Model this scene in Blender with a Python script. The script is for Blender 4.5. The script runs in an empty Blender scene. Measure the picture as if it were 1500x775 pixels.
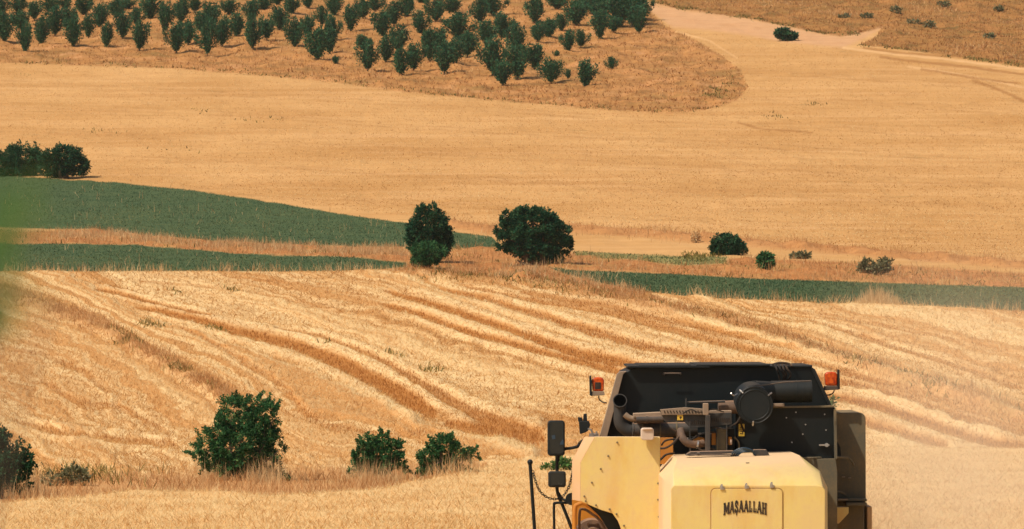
import bpy, bmesh, math, random
import numpy as np
from mathutils import Vector, Matrix

rng = np.random.default_rng(7)
random.seed(7)
scene = bpy.context.scene
COL = scene.collection
R = math.radians

# ------------------------------------------------------------------ camera
F = 5850.0                      # focal length in photograph pixels (1500 wide)
HORIZON = 445.0                 # row of the eye level in the photograph
PITCH = math.atan((HORIZON - 387.5) / F)
cd = bpy.data.cameras.new('camera')
cam = bpy.data.objects.new('camera', cd)
COL.objects.link(cam)
cam.location = (0, 0, 0)
cam.rotation_euler = (math.pi / 2 + PITCH, 0, 0)
cd.sensor_width = 36.0
cd.lens = 36.0 * F / 1500.0
cd.clip_start = 0.05
cd.clip_end = 6000
cd.dof.use_dof = True
cd.dof.focus_distance = 62
cd.dof.aperture_fstop = 10.5
scene.camera = cam
CP, SP = math.cos(PITCH), math.sin(PITCH)


def ray_dirs(px, py):
    """photo pixel -> direction with y = 1"""
    a = (np.asarray(px, float) - 750.0) / F
    b = (387.5 - np.asarray(py, float)) / F
    y = CP - b * SP
    z = SP + b * CP
    return a / y, z / y


def at(px, py, Y):
    dx, dz = ray_dirs(px, py)
    return Vector((float(dx) * Y, Y, float(dz) * Y))


# ------------------------------------------------------------------ terrain
def pchip(xs, ys):
    xs = np.array(xs, float); ys = np.array(ys, float)
    h = np.diff(xs); d = np.diff(ys) / h
    m = np.zeros(len(xs))
    m[0], m[-1] = d[0], d[-1]
    for i in range(1, len(xs) - 1):
        if d[i - 1] * d[i] > 0:
            w1 = 2 * h[i] + h[i - 1]; w2 = h[i] + 2 * h[i - 1]
            m[i] = (w1 + w2) / (w1 / d[i - 1] + w2 / d[i])

    def f(x):
        x = np.clip(np.asarray(x, float), xs[0], xs[-1])
        i = np.clip(np.searchsorted(xs, x) - 1, 0, len(xs) - 2)
        t = (x - xs[i]) / h[i]
        t2 = t * t; t3 = t2 * t
        return ((2 * t3 - 3 * t2 + 1) * ys[i] + (t3 - 2 * t2 + t) * h[i] * m[i]
                + (-2 * t3 + 3 * t2) * ys[i + 1] + (t3 - t2) * h[i] * m[i + 1])
    return f


ROWS = [(775, 80), (700, 104), (650, 125), (600, 146), (550, 170), (500, 198), (450, 226), (400, 252),
        (385, 262), (355, 290), (330, 310), (250, 370), (165, 440), (100, 500), (50, 548), (0, 600)]
ty = [-40, 0, 15, 30, 38, 60]
tz = [-1.0, -1.72, -2.7, -4.2, -4.6, -4.6]
for r, d in ROWS:
    ty.append(d); tz.append((HORIZON - r) / F * d)
ty += [720, 900, 1000]
tz += [66, 94, 104]
zprof = pchip(ty, tz)


def _hash(ix, iy, s):
    n = (ix.astype(np.int64) * 374761393 + iy.astype(np.int64) * 668265263 + s * 974711) & 0x7fffffff
    n = ((n ^ (n >> 13)) * 1274126177) & 0x7fffffff
    return ((n ^ (n >> 16)) & 0xffff) / 65535.0


def vnoise(x, y, s=0):
    ix = np.floor(x); iy = np.floor(y)
    fx = x - ix; fy = y - iy
    fx = fx * fx * (3 - 2 * fx); fy = fy * fy * (3 - 2 * fy)
    a = _hash(ix, iy, s); b = _hash(ix + 1, iy, s); c = _hash(ix, iy + 1, s); d = _hash(ix + 1, iy + 1, s)
    return (a * (1 - fx) + b * fx) * (1 - fy) + (c * (1 - fx) + d * fx) * fy


def fbm(x, y, s=0, o=4):
    t = 0; a = 0.5; n = 0
    for i in range(o):
        t = t + a * vnoise(x, y, s + i * 17); n += a
        x = x * 2.03 + 11.3; y = y * 2.03 + 5.7; a *= 0.5
    return t / n - 0.5


def zbase(x, y):
    x = np.asarray(x, float); y = np.asarray(y, float)
    z = zprof(y)
    k = np.clip((y - 60) / 400, 0, 1)
    z = z + (fbm(x / 60 + 3.1, y / 90 + 1.7, 5, 2)) * 1.2 * k
    return z


def project(x, y, z):
    yc = y * CP + z * SP
    zc = -y * SP + z * CP
    return 750 + F * x / yc, 387.5 - F * zc / yc


_yt = np.linspace(30, 1300, 320)
_ZT = (zprof(_yt), _yt)


def ground(px, py):
    px = np.atleast_1d(np.asarray(px, float)); py = np.atleast_1d(np.asarray(py, float))
    dx, dz = ray_dirs(px, py)
    zt, yt = _ZT
    out = np.zeros((len(px), 3))
    lo = np.full(len(px), 30.0); hi = np.full(len(px), 1300.0)
    # the slope is concave towards the viewer, so the bare profile is met once: bisect it, then polish on the full relief
    for c in range(0, len(px), 20000):
        sl = slice(c, c + 20000)
        diff = dz[sl, None] * yt[None] - zt[None]
        k = np.clip(np.argmax(diff < 0, axis=1), 1, len(yt) - 1)
        lo[sl] = yt[k - 1] - 14; hi[sl] = yt[k] + 14
    for _ in range(18):
        mid = (lo + hi) / 2
        below = dz * mid < zbase(dx * mid, mid)
        hi = np.where(below, mid, hi); lo = np.where(below, lo, mid)
    Y = (lo + hi) / 2
    out[:, 0] = dx * Y; out[:, 1] = Y; out[:, 2] = zbase(dx * Y, Y)
    return out


# ------------------------------------------------------------------ 2-D helpers in photograph coordinates
def seg_dist(px, py, poly, closed=False):
    P = np.array(poly, float)
    best = np.full(px.shape, 1e9); val = np.zeros(px.shape)
    m = len(P) if closed else len(P) - 1
    for i in range(m):
        a = P[i]; b = P[(i + 1) % len(P)]
        d = b - a; L = max(d @ d, 1e-9)
        t = np.clip(((px - a[0]) * d[0] + (py - a[1]) * d[1]) / L, 0, 1)
        q = np.hypot(px - a[0] - t * d[0], py - a[1] - t * d[1])
        w = q < best
        best = np.where(w, q, best); val = np.where(w, (i + t) / max(m, 1), val)
    return best, val


def inside(px, py, poly):
    P = np.array(poly, float); r = np.zeros(px.shape, bool)
    for i in range(len(P)):
        a = P[i]; b = P[(i + 1) % len(P)]
        if a[1] == b[1]:
            continue
        c = ((a[1] > py) != (b[1] > py)) & (px < (b[0] - a[0]) * (py - a[1]) / (b[1] - a[1]) + a[0])
        r ^= c
    return r


def sdf(px, py, poly):
    d, _ = seg_dist(px, py, poly, True)
    return np.where(inside(px, py, poly), d, -d)


# ------------------------------------------------------------------ regions, traced on the photograph and laid on the terrain
ORCHARD = [(-900, 60), (-300, 84), (0, 92), (130, 96), (250, 100), (400, 112), (500, 122), (600, 136), (750, 149), (900, 162), (985, 166),
           (1040, 160), (1080, 147), (1096, 128), (1086, 104), (1060, 84), (1020, 60), (975, 38), (952, 16), (945, -30), (900, -300), (-900, -300)]
SCRUB = [(945, -300), (948, 2), (1000, 15), (1080, 25), (1150, 38), (1200, 49), (1232, 54), (1262, 49), (1290, 42), (1284, 54), (1258, 66), (1330, 74), (1400, 83),
         (1500, 97), (1800, 140), (2400, 200), (2400, -300)]
PATH = [(940, -300), (946, 2), (1000, 15), (1080, 25), (1150, 38), (1200, 49), (1232, 54), (1262, 48), (1292, 41), (1262, 58), (1235, 70),
        (1190, 66), (1150, 62), (1100, 52), (1040, 44), (985, 40), (950, 14)]
GREEN_A = [(-600, 232), (0, 255), (47, 260), (151, 266), (218, 272), (302, 282), (403, 297), (500, 314), (590, 326), (668, 340), (720, 347),
           (735, 362), (668, 363), (594, 362), (500, 361), (369, 356), (302, 351), (218, 344), (141, 336), (84, 336), (0, 333), (-600, 326)]
GREEN_B = [(-600, 352), (34, 357), (100, 358), (201, 359), (302, 368), (403, 374), (500, 376), (594, 384), (596, 391), (540, 396), (420, 398), (300, 397),
           (0, 398), (-600, 400)]
GREEN_C = [(800, 391), (840, 396), (1000, 402), (1100, 408), (1200, 411), (1300, 415), (1500, 421), (2100, 440), (2100, 490), (1500, 456), (1330, 449),
           (1200, 445), (1100, 440), (1000, 434), (930, 426), (880, 414), (830, 402)]
GREEN_D = [(842, 369), (920, 372), (1000, 375), (1066, 377), (1060, 386), (1000, 389), (930, 381), (842, 374)]
BANK_AB = [(-600, 334), (60, 340), (84, 337), (141, 335), (218, 343), (302, 350), (369, 355), (500, 361), (594, 362), (735, 362), (800, 366), (845, 371), (930, 381), (1000, 389),
           (1060, 386), (1075, 378), (1150, 380), (1300, 388), (1500, 400), (2100, 430), (2100, 445), (1500, 421), (1300, 415), (1200, 411), (1100, 408), (1000, 402), (840, 396),
           (800, 391), (830, 402), (880, 413), (930, 427), (980, 440), (900, 440), (830, 424), (740, 410), (660, 402), (590, 398), (545, 396), (596, 391), (594, 384), (500, 376),
           (403, 374), (302, 368), (201, 359), (100, 358), (-600, 352)]
BANK_LINE = [(640, 322), (668, 329), (720, 337), (840, 334), (900, 339), (1000, 347), (1100, 356), (1200, 364), (1300, 372), (1400, 380), (1500, 388), (2100, 430)]
NEAR = [(-900, 402), (0, 398), (300, 397), (420, 398), (540, 396), (590, 398), (660, 402), (740, 410), (830, 402), (880, 413), (930, 426), (1000, 434), (1100, 440), (1200, 445), (1330, 449), (1500, 456),
        (2300, 500), (2300, 9000), (-900, 9000)]
STUBBLE_FRONT = [(-900, 800), (0, 748), (120, 737), (200, 727), (330, 728), (400, 733), (560, 728), (600, 714), (640, 706), (700, 692), (790, 676), (900, 664), (1100, 660), (1300, 660), (1500, 662),
                 (2300, 690), (2300, 9000), (-900, 9000)]
WEEDS = [(-900, 720), (0, 718), (60, 705), (130, 698), (250, 702), (340, 700), (440, 692), (520, 690), (610, 688), (700, 680), (720, 686), (700, 692), (640, 706), (600, 714), (560, 728), (400, 733),
         (330, 728), (200, 727), (120, 737), (0, 748), (-900, 800)]
RIDGE_R = [(590, 397), (680, 404), (760, 412), (830, 424), (900, 440), (980, 455), (1050, 468), (1100, 481), (1151, 499), (1195, 516), (1240, 532), (1283, 546), (1329, 562), (1375, 576), (1435, 597), (1500, 618), (1700, 690)]
RIDGE_L = [(-80, 408), (0, 432), (40, 445), (80, 459), (120, 472), (149, 483), (173, 496), (200, 512), (240, 536), (280, 560), (307, 573), (345, 600)]

# dark combed stubble between the pale swaths: centre line, strength, half width at start and end
BANDS = [
    ([(195, 451), (240, 459), (293, 472), (347, 488), (400, 500), (453, 514), (507, 537), (560, 564), (600, 587), (640, 611)], 1.0, 3, 13),
    ([(140, 424), (187, 435), (240, 449), (310, 464)], .8, 3, 3),
    ([(400, 483), (470, 495), (549, 525), (587, 547), (627, 569), (667, 592), (693, 606), (735, 625), (800, 640)], .8, 3, 11),
    ([(650, 622), (720, 634), (800, 648)], .9, 6, 14),
    ([(555, 446), (613, 461), (640, 472), (693, 491), (747, 506), (800, 520), (870, 538), (1000, 570), (1268, 623), (1311, 636), (1346, 646), (1389, 656)], .95, 4.5, 7),
    ([(560, 427), (613, 441), (667, 459), (720, 476), (760, 490), (800, 504), (850, 520), (1000, 552), (1240, 588), (1293, 600), (1346, 618), (1400, 638), (1453, 652), (1560, 660)], 1.0, 5.5, 8),
    ([(640, 424), (715, 441), (768, 459), (819, 474), (869, 489), (936, 508), (1080, 540), (1240, 565), (1293, 577), (1346, 594), (1400, 613), (1453, 628), (1560, 650)], .85, 5, 9),
    ([(661, 417), (768, 440), (835, 449), (903, 461), (987, 486), (1100, 516), (1200, 540), (1320, 572), (1430, 606), (1540, 640)], .65, 4, 7),
    ([(760, 430), (830, 440), (900, 452), (980, 472), (1100, 500)], .55, 3, 5),
    ([(1180, 470), (1240, 487), (1302, 508), (1380, 530), (1500, 572)], .5, 3, 4),
    ([(1100, 448), (1240, 470), (1360, 492), (1500, 526)], .35, 3, 4),
    ([(200, 412), (320, 424), (420, 440), (500, 462)], .35, 2, 3),
    ([(330, 407), (450, 418), (540, 434)], .3, 2, 3),
    ([(60, 560), (110, 590), (180, 600), (250, 640)], .45, 5, 5),
    ([(20, 620), (100, 640), (190, 648), (260, 655)], .5, 5, 6),
    ([(0, 512), (60, 520), (120, 545), (160, 580)], .4, 4, 5),
    ([(330, 520), (400, 560), (450, 610), (500, 640)], .4, 4, 6),
    ([(260, 480), (340, 520), (430, 580)], .4, 3, 5),
    ([(400, 600), (470, 625), (560, 640), (640, 640)], .4, 4, 5),
]
PHI_LEVELS = [(RIDGE_L, 0.), (BANDS[0][0], 3.), (BANDS[2][0][1:6], 4.3), (BANDS[4][0], 6.), (BANDS[5][0], 7.), (BANDS[6][0], 8.), (BANDS[7][0], 9.),
              (RIDGE_R[6:], 10.4), (BANDS[9][0], 12.), (BANDS[10][0], 13.), ([(330, 520), (400, 560), (450, 610)], 1.8), ([(-60, 500), (60, 560), (160, 640), (240, 700)], -2.5)]
_c = []
for pl, v in PHI_LEVELS:
    P = np.array(pl, float)
    for i in range(len(P)):
        _c.append((P[i, 0], P[i, 1], v))
_c = np.array(_c)


def _tps(r2):
    return np.where(r2 > 0, r2 * np.log(np.maximum(r2, 1e-12)), 0.0)


_X = _c[:, :2] / 400.0
_K = _tps(((_X[:, None] - _X[None]) ** 2).sum(-1)) + np.eye(len(_X)) * 0.02
_Pm = np.hstack([np.ones((len(_X), 1)), _X])
_A = np.block([[_K, _Pm], [_Pm.T, np.zeros((3, 3))]])
_W = np.linalg.solve(_A, np.concatenate([_c[:, 2], np.zeros(3)]))


def phi_at(px, py):
    q = np.stack([np.clip(px, -200, 1700), np.clip(py, 380, 790)], -1) / 400.0
    out = np.zeros(len(q))
    for c in range(0, len(q), 20000):
        s = slice(c, c + 20000)
        r2 = ((q[s, None] - _X[None]) ** 2).sum(-1)
        out[s] = _tps(r2) @ _W[:-3] + _W[-3] + q[s] @ _W[-2:]
    return out + .55 * fbm(px / 46.0, py / 11.0, 93, 3)


def band_at(px, py):
    b = np.zeros(px.shape)
    wob = fbm(px / 23.0, py / 7.0, 91, 3) * 5
    for pl, s, w0, w1 in BANDS:
        d, t = seg_dist(px, py * 1.0, pl)
        w = (w0 + (w1 - w0) * t) * (1.0 if s > .7 else .9)
        end = np.clip(np.minimum(t, 1 - t) / .09, 0, 1) ** .6
        w = w * (.25 + .75 * end)
        m = np.clip((w + wob * w / 8 - d) / (0.55 * w) + 0.5, 0, 1)
        b = np.maximum(b, s * m * np.clip(end * 2.5, 0, 1))
    return b


def pale_at(px, py):
    p = np.zeros(px.shape)
    wob = fbm(px / 31.0, py / 8.0, 95, 3) * 5
    for pl, s, w0, w1 in BANDS:
        if s < .5: continue
        d, t = seg_dist(px, py, pl)
        w = w0 + (w1 - w0) * t
        end = np.clip(np.minimum(t, 1 - t) / .09, 0, 1)
        p = np.maximum(p, s * end * np.clip(1.35 - np.abs(d + wob * w / 12 - 1.9 * w) / (.75 * w), 0, 1))
    return p


def along_at(x, y):
    return x / 22.0 + y / 90.0


def sw_at(ph, al):
    return fbm(ph * 1.9, al * 2.6, 31, 4) * 2 * (.45 + .55 * np.clip((ph - 1) / 2.5, 0, 1))


def lump_at(ph, al, x, y):
    return .6 * fbm(ph * 9.0, al * 14.0, 41, 3) + .4 * fbm(x / .5, y / 1.3, 43, 3)


big = lambda d: np.clip(d, -60, 60)


def fields(px, py):
    a = {}
    a['m_orchard'] = big(sdf(px, py, ORCHARD)); a['m_scrub'] = big(sdf(px, py, SCRUB)); a['m_path'] = big(sdf(px, py, PATH))
    a['m_bank'] = big(sdf(px, py, BANK_AB)); a['m_near'] = big(sdf(px, py, NEAR))
    a['m_front'] = big(sdf(px, py, STUBBLE_FRONT)); a['m_weeds'] = big(sdf(px, py, WEEDS))
    a['m_bankline'] = big(6 - seg_dist(px, py, BANK_LINE)[0])
    a['m_ridge'] = big(-np.minimum(seg_dist(px, py, RIDGE_R)[0] - 7, seg_dist(px, py, RIDGE_L)[0] - 9))
    return a


def relief(x, y, px, py, a, ph, bd):
    """straw swaths heaped up, ragged grassy banks, cloddy hillside"""
    nm = np.clip(a['m_near'] / 2, 0, 1) * np.clip((py - 390) / 10, 0, 1)
    fr = np.clip(np.maximum(a['m_front'], a['m_weeds']) / 6 + .5, 0, 1)
    al = along_at(x, y)
    sw = sw_at(ph, al); lump = lump_at(ph, al, x, y)
    pa = np.zeros(x.shape); kk = (py > 385) & (py < 900)
    pa[kk] = pale_at(px[kk], py[kk])
    z = nm * (1 - fr) * (1 - bd) * (.13 * pa + .20 * np.clip(sw + .3, 0, 1) + .14 * lump + .05) + nm * .05 * fbm(x / .5, y / 1.3, 43, 3)
    z = z + nm * np.clip(a['m_front'] / 5, 0, 1) * (.22 + .16 * fbm(x / 2.5, y / 5, 47, 3))
    z = z + np.clip(a['m_ridge'] / 8 + .6, 0, 1) * nm * (1 - fr) * (.14 + .3 * fbm(x / .7, y / 2.0, 44, 3))
    z = z + np.clip(a['m_bank'] / 2, 0, 1) * .5 * fbm(x / 1.1, y / 3.0, 51, 3)
    z = z + np.clip(np.maximum(a['m_orchard'], a['m_scrub']) / 4, 0, 1) * 1.0 * fbm(x / 2.2, y / 5.5, 61, 4)
    z = z + np.clip(a['m_bankline'] / 4, 0, 1) * (.2 + .7 * fbm(x / 1.2, y / 3.5, 71, 3))
    return z + np.clip((390 - py) / 10, 0, 1) * .2 * fbm(x / 1.6, y / 4.0, 81, 3)


def settle(g, p):
    """set points picked on the smooth slope down on the real, lumpy surface"""
    a = fields(p[:, 0], p[:, 1])
    ph = np.zeros(len(p)); bd = np.zeros(len(p))
    k = p[:, 1] > 385
    if k.any():
        ph[k] = phi_at(p[k, 0], p[k, 1]); bd[k] = band_at(p[k, 0], p[k, 1])
    bd = bd * np.clip(-a['m_front'] / 3, 0, 1) * np.clip(-a['m_weeds'] / 3, 0, 1)
    g[:, 2] += relief(g[:, 0], g[:, 1], p[:, 0], p[:, 1], a, ph, bd)
    return g, ph, bd


# ------------------------------------------------------------------ object helpers
def tag(o, label=None, cat=None, group=None, kind=None):
    if label: o['label'] = label
    if cat: o['category'] = cat
    if group: o['group'] = group
    if kind: o['kind'] = kind
    return o


def empty(name, loc):
    o = bpy.data.objects.new(name, None)
    COL.objects.link(o); o.location = loc
    o.empty_display_size = 0.3
    return o


def mesh_obj(name, verts, faces, mat, parent=None, smooth=False):
    me = bpy.data.meshes.new(name)
    me.from_pydata([tuple(v) for v in verts], [], faces)
    me.update()
    return link_mesh(name, me, mat, parent, smooth)


def link_mesh(name, me, mat, parent=None, smooth=False):
    o = bpy.data.objects.new(name, me)
    COL.objects.link(o)
    if mat: me.materials.append(mat)
    if parent: o.parent = parent
    if smooth:
        me.polygons.foreach_set('use_smooth', np.ones(len(me.polygons), bool))
    return o


def np_mesh(name, V, loops, per, mat, tint=None, parent=None):
    """V (n,3); faces all with `per` corners, flat loop index array"""
    me = bpy.data.meshes.new(name)
    nf = len(loops) // per
    me.vertices.add(len(V)); me.vertices.foreach_set('co', np.ascontiguousarray(V, np.float32).ravel())
    me.loops.add(len(loops)); me.loops.foreach_set('vertex_index', np.ascontiguousarray(loops, np.int32))
    me.polygons.add(nf)
    me.polygons.foreach_set('loop_start', np.arange(0, nf * per, per, dtype=np.int32))
    me.polygons.foreach_set('loop_total', np.full(nf, per, np.int32))
    me.update(calc_edges=True)
    if tint is not None:
        a = me.attributes.new('tint', 'FLOAT', 'FACE')
        a.data.foreach_set('value', np.ascontiguousarray(tint, np.float32))
    o = bpy.data.objects.new(name, me)
    COL.objects.link(o)
    if mat: me.materials.append(mat)
    if parent: o.parent = parent
    return o


# ------------------------------------------------------------------ materials
E0 = 1.38
DUST_D = .14
HAZE_D = .00005


def lin(c):
    c = c / 255.0
    return c / 12.92 if c <= 0.04045 else ((c + 0.055) / 1.055) ** 2.4


def A(r, g, b, k=1.0):
    return (min(lin(r) / E0 * k, .95), min(lin(g) / E0 * k, .95), min(lin(b) / E0 * k, .95), 1)


class NT:
    def __init__(s, name):
        s.m = bpy.data.materials.new(name); s.m.use_nodes = True
        s.t = s.m.node_tree; s.n = s.t.nodes; s.l = s.t.links
        s.n.clear()
        s.out = s.n.new('ShaderNodeOutputMaterial')

    def new(s, t, **kw):
        n = s.n.new(t)
        for k, v in kw.items(): setattr(n, k, v)
        return n

    def put(s, sock, v):
        if isinstance(v, bpy.types.NodeSocket): s.l.new(v, sock)
        else: sock.default_value = v

    def math(s, op, a, b=0.0, c=None, clamp=False):
        n = s.new('ShaderNodeMath', operation=op, use_clamp=clamp)
        s.put(n.inputs[0], a); s.put(n.inputs[1], b)
        if c is not None: s.put(n.inputs[2], c)
        return n.outputs[0]

    def mix(s, f, a, b, mode='MIX'):
        n = s.new('ShaderNodeMix', data_type='RGBA', blend_type=mode)
        s.put(n.inputs[0], f); s.put(n.inputs[6], a); s.put(n.inputs[7], b)
        return n.outputs[2]

    def noise(s, vec, scale, detail=4, rough=.6, dist=0.0, stretch=None):
        if stretch is not None:
            mp = s.new('ShaderNodeVectorMath', operation='MULTIPLY')
            s.l.new(vec, mp.inputs[0]); mp.inputs[1].default_value = stretch
            vec = mp.outputs[0]
        n = s.new('ShaderNodeTexNoise')
        s.l.new(vec, n.inputs['Vector'])
        n.inputs['Scale'].default_value = scale; n.inputs['Detail'].default_value = detail
        n.inputs['Roughness'].default_value = rough; n.inputs['Distortion'].default_value = dist
        return n.outputs['Fac']

    def ramp(s, f, lo, hi):
        n = s.new('ShaderNodeMapRange', clamp=True)
        s.put(n.inputs[0], f); s.put(n.inputs[1], lo); s.put(n.inputs[2], hi)
        return n.outputs[0]

    def attr(s, name):
        return s.new('ShaderNodeAttribute', attribute_name=name).outputs['Fac']

    def bsdf(s, col, rough=.9, spec=.2, metal=0.0, normal=None, trans=None):
        b = s.new('ShaderNodeBsdfPrincipled')
        s.put(b.inputs['Base Color'], col); s.put(b.inputs['Roughness'], rough)
        b.inputs['Specular IOR Level'].default_value = spec
        s.put(b.inputs['Metallic'], metal)
        if normal is not None: s.l.new(normal, b.inputs['Normal'])
        s.l.new(b.outputs[0], s.out.inputs[0])
        return b


def painted(name, col, dust, rough=.45, amount=.35, metal=0.0, fine=18.0, spec=.4, top=.55, grime=None, wind=0):
    """paint or metal under uneven field dust that lies thickest on what faces up"""
    t = NT(name)
    g = t.new('ShaderNodeNewGeometry')
    pos = g.outputs['Position']
    n1 = t.noise(pos, 2.2, 5, .65)
    n2 = t.noise(pos, fine, 4, .7)
    n3 = t.noise(pos, 3.0, 4, .6, stretch=(6, 6, .7))
    sep = t.new('ShaderNodeSeparateXYZ'); t.l.new(g.outputs['Normal'], sep.inputs[0])
    up = t.ramp(sep.outputs[2], .8, .98)
    f = t.math('ADD', t.ramp(n1, .42, .75), t.math('MULTIPLY', t.ramp(n2, .5, .75), .6))
    f = t.math('ADD', f, t.math('MULTIPLY', t.ramp(n3, .5, .8), .5))
    f = t.math('MULTIPLY', f, amount)
    f = t.math('ADD', f, t.math('MULTIPLY', up, top), clamp=True)
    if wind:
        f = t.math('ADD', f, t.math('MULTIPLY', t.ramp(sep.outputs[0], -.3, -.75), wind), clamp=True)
    speck = t.ramp(t.noise(pos, 55, 2, .5), .70, .74)
    f = t.math('MAXIMUM', f, t.math('MULTIPLY', speck, amount * 1.2), clamp=True)
    if grime is not None:
        n4 = t.noise(pos, 1.4, 5, .7, stretch=(2.2, 2.2, .8))
        col = t.mix(t.math('MULTIPLY', t.ramp(n4, .48, .72), .55), col, grime)
        n5 = t.noise(pos, 90, 2, .5)
        col = t.mix(t.math('MULTIPLY', t.ramp(n5, .72, .75), .5), col, (.16, .09, .04, 1))
    c = t.mix(f, col, dust)
    bmp = t.new('ShaderNodeBump'); bmp.inputs['Strength'].default_value = .12; bmp.inputs['Distance'].default_value = .01
    t.l.new(n1, bmp.inputs['Height'])
    t.bsdf(c, t.math('ADD', t.math('MULTIPLY', f, .5), rough, clamp=True), spec, metal, bmp.outputs[0])
    return t.m


def blades_mat(name, ca, cb, cc=None, trans=.3):
    t = NT(name)
    ti = t.attr('tint')
    c = t.mix(t.ramp(ti, 0, .6), ca, cb)
    if cc is not None: c = t.mix(t.ramp(ti, .6, 1.0), c, cc)
    d = t.new('ShaderNodeBsdfDiffuse'); t.l.new(c, d.inputs[0])
    tr = t.new('ShaderNodeBsdfTranslucent'); t.l.new(c, tr.inputs[0])
    m = t.new('ShaderNodeMixShader'); m.inputs[0].default_value = trans
    t.l.new(d.outputs[0], m.inputs[1]); t.l.new(tr.outputs[0], m.inputs[2])
    t.l.new(m.outputs[0], t.out.inputs[0])
    return t.m


def leaf_mat(name, ca, cb, cc):
    t = NT(name)
    ti = t.attr('tint')
    c = t.mix(t.ramp(ti, 0, .7), ca, cb)
    c = t.mix(t.ramp(ti, .75, 1.0), c, cc)
    b = t.new('ShaderNodeBsdfPrincipled'); t.l.new(c, b.inputs['Base Color'])
    b.inputs['Roughness'].default_value = .6; b.inputs['Specular IOR Level'].default_value = .10
    tr = t.new('ShaderNodeBsdfTranslucent'); t.l.new(c, tr.inputs[0])
    m = t.new('ShaderNodeMixShader'); m.inputs[0].default_value = .18
    t.l.new(b.outputs[0], m.inputs[1]); t.l.new(tr.outputs[0], m.inputs[2])
    t.l.new(m.outputs[0], t.out.inputs[0])
    return t.m


M = {}
M['leaf'] = leaf_mat('leaf_green', (.020, .076, .026, 1), (.046, .145, .048, 1), (.12, .24, .075, 1))
M['leaf_dark'] = leaf_mat('leaf_dark', (.011, .048, .022, 1), (.023, .088, .038, 1), (.06, .14, .058, 1))
M['leaf_orchard'] = leaf_mat('leaf_orchard', (.018, .070, .032, 1), (.036, .115, .050, 1), (.08, .17, .07, 1))
M['leaf_grey'] = leaf_mat('leaf_grey', (.11, .115, .05, 1), (.18, .17, .085, 1), (.30, .25, .13, 1))
M['leaf_fresh'] = leaf_mat('leaf_fresh', (.05, .11, .03, 1), (.10, .20, .05, 1), (.17, .27, .08, 1))
M['bark'] = painted('bark', (.10, .075, .05, 1), (.22, .16, .10, 1), .9, .3)
M['straw'] = blades_mat('straw_blades', A(192, 134, 70), A(246, 194, 126), A(255, 228, 172))
M['weed'] = blades_mat('weed_blades', A(92, 92, 48), A(140, 128, 70), A(180, 160, 96))
M['dry_grass'] = blades_mat('dry_grass_blades', A(168, 112, 64), A(214, 156, 100), A(242, 198, 142))
M['stubble_dark'] = blades_mat('stubble_blades', A(168, 100, 42), A(205, 140, 72), A(225, 165, 98))
M['crop'] = blades_mat('crop_blades', A(66, 94, 68), A(96, 110, 70), A(160, 156, 104), .2)
M['pale_grass'] = blades_mat('pale_grass_blades', A(205, 165, 115), A(235, 195, 140), A(248, 220, 170))

# ---- ground
t = NT('ground')
geo = t.new('ShaderNodeNewGeometry'); pos = geo.outputs['Position']
flat = t.new('ShaderNodeVectorMath', operation='MULTIPLY'); t.l.new(pos, flat.inputs[0]); flat.inputs[1].default_value = (1, 1, 0)
pos = flat.outputs[0]
nA = t.noise(pos, .05, 4, .6)                               # broad
nB = t.noise(pos, .6, 5, .7, stretch=(.35, 1, 1))           # clumps, drawn out along the rows
nC = t.noise(pos, 5.0, 3, .7, stretch=(1, .3, 1))           # stalks
nD = t.noise(pos, 1.0, 4, .65, stretch=(.03, .28, 1))       # drill rows
nE = t.noise(pos, .22, 5, .65)
nF = t.noise(pos, 14.0, 2, .7, stretch=(1, .25, 1))
nEdge = t.math('MULTIPLY', t.math('SUBTRACT', t.noise(pos, 1.3, 3, .7), .5), 9.0)


def mask(name, soft=1.2, amp=1.0):
    v = t.math('ADD', t.attr(name), t.math('MULTIPLY', nEdge, amp))
    return t.ramp(v, -soft, soft)


# hillside
c = t.mix(t.ramp(nA, .3, .7), A(202, 149, 86), A(228, 177, 114))
c = t.mix(t.math('MULTIPLY', t.ramp(nD, .5, .68), .38), c, A(200, 142, 84))
c = t.mix(t.math('MULTIPLY', t.ramp(nD, .48, .3), .5), c, A(236, 184, 128))
c = t.mix(t.math('MULTIPLY', t.ramp(nB, .56, .8), .45), c, A(188, 134, 76))
c = t.mix(t.math('MULTIPLY', t.ramp(nC, .57, .77), .3), c, A(182, 130, 74))
c = t.mix(t.math('MULTIPLY', t.ramp(nF, .52, .7), .3), c, A(246, 196, 142))
patch = t.math('MULTIPLY', t.ramp(nE, .60, .72), t.ramp(nD, .5, .6))
c = t.mix(t.math('MULTIPLY', patch, .7), c, A(168, 138, 84))
nG = t.noise(pos, .5, 4, .65, stretch=(.12, .55, 1))
c = t.mix(t.math('MULTIPLY', t.ramp(nG, .55, .72), .32), c, A(190, 138, 82))
c = t.mix(t.math('MULTIPLY', t.ramp(nG, .45, .3), .22), c, A(240, 188, 130))
c = t.mix(t.math('MULTIPLY', t.math('MULTIPLY', mask('m_drill', 1.2, .35), t.ramp(nE, .38, .6)), .5), c, A(182, 130, 74))
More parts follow.
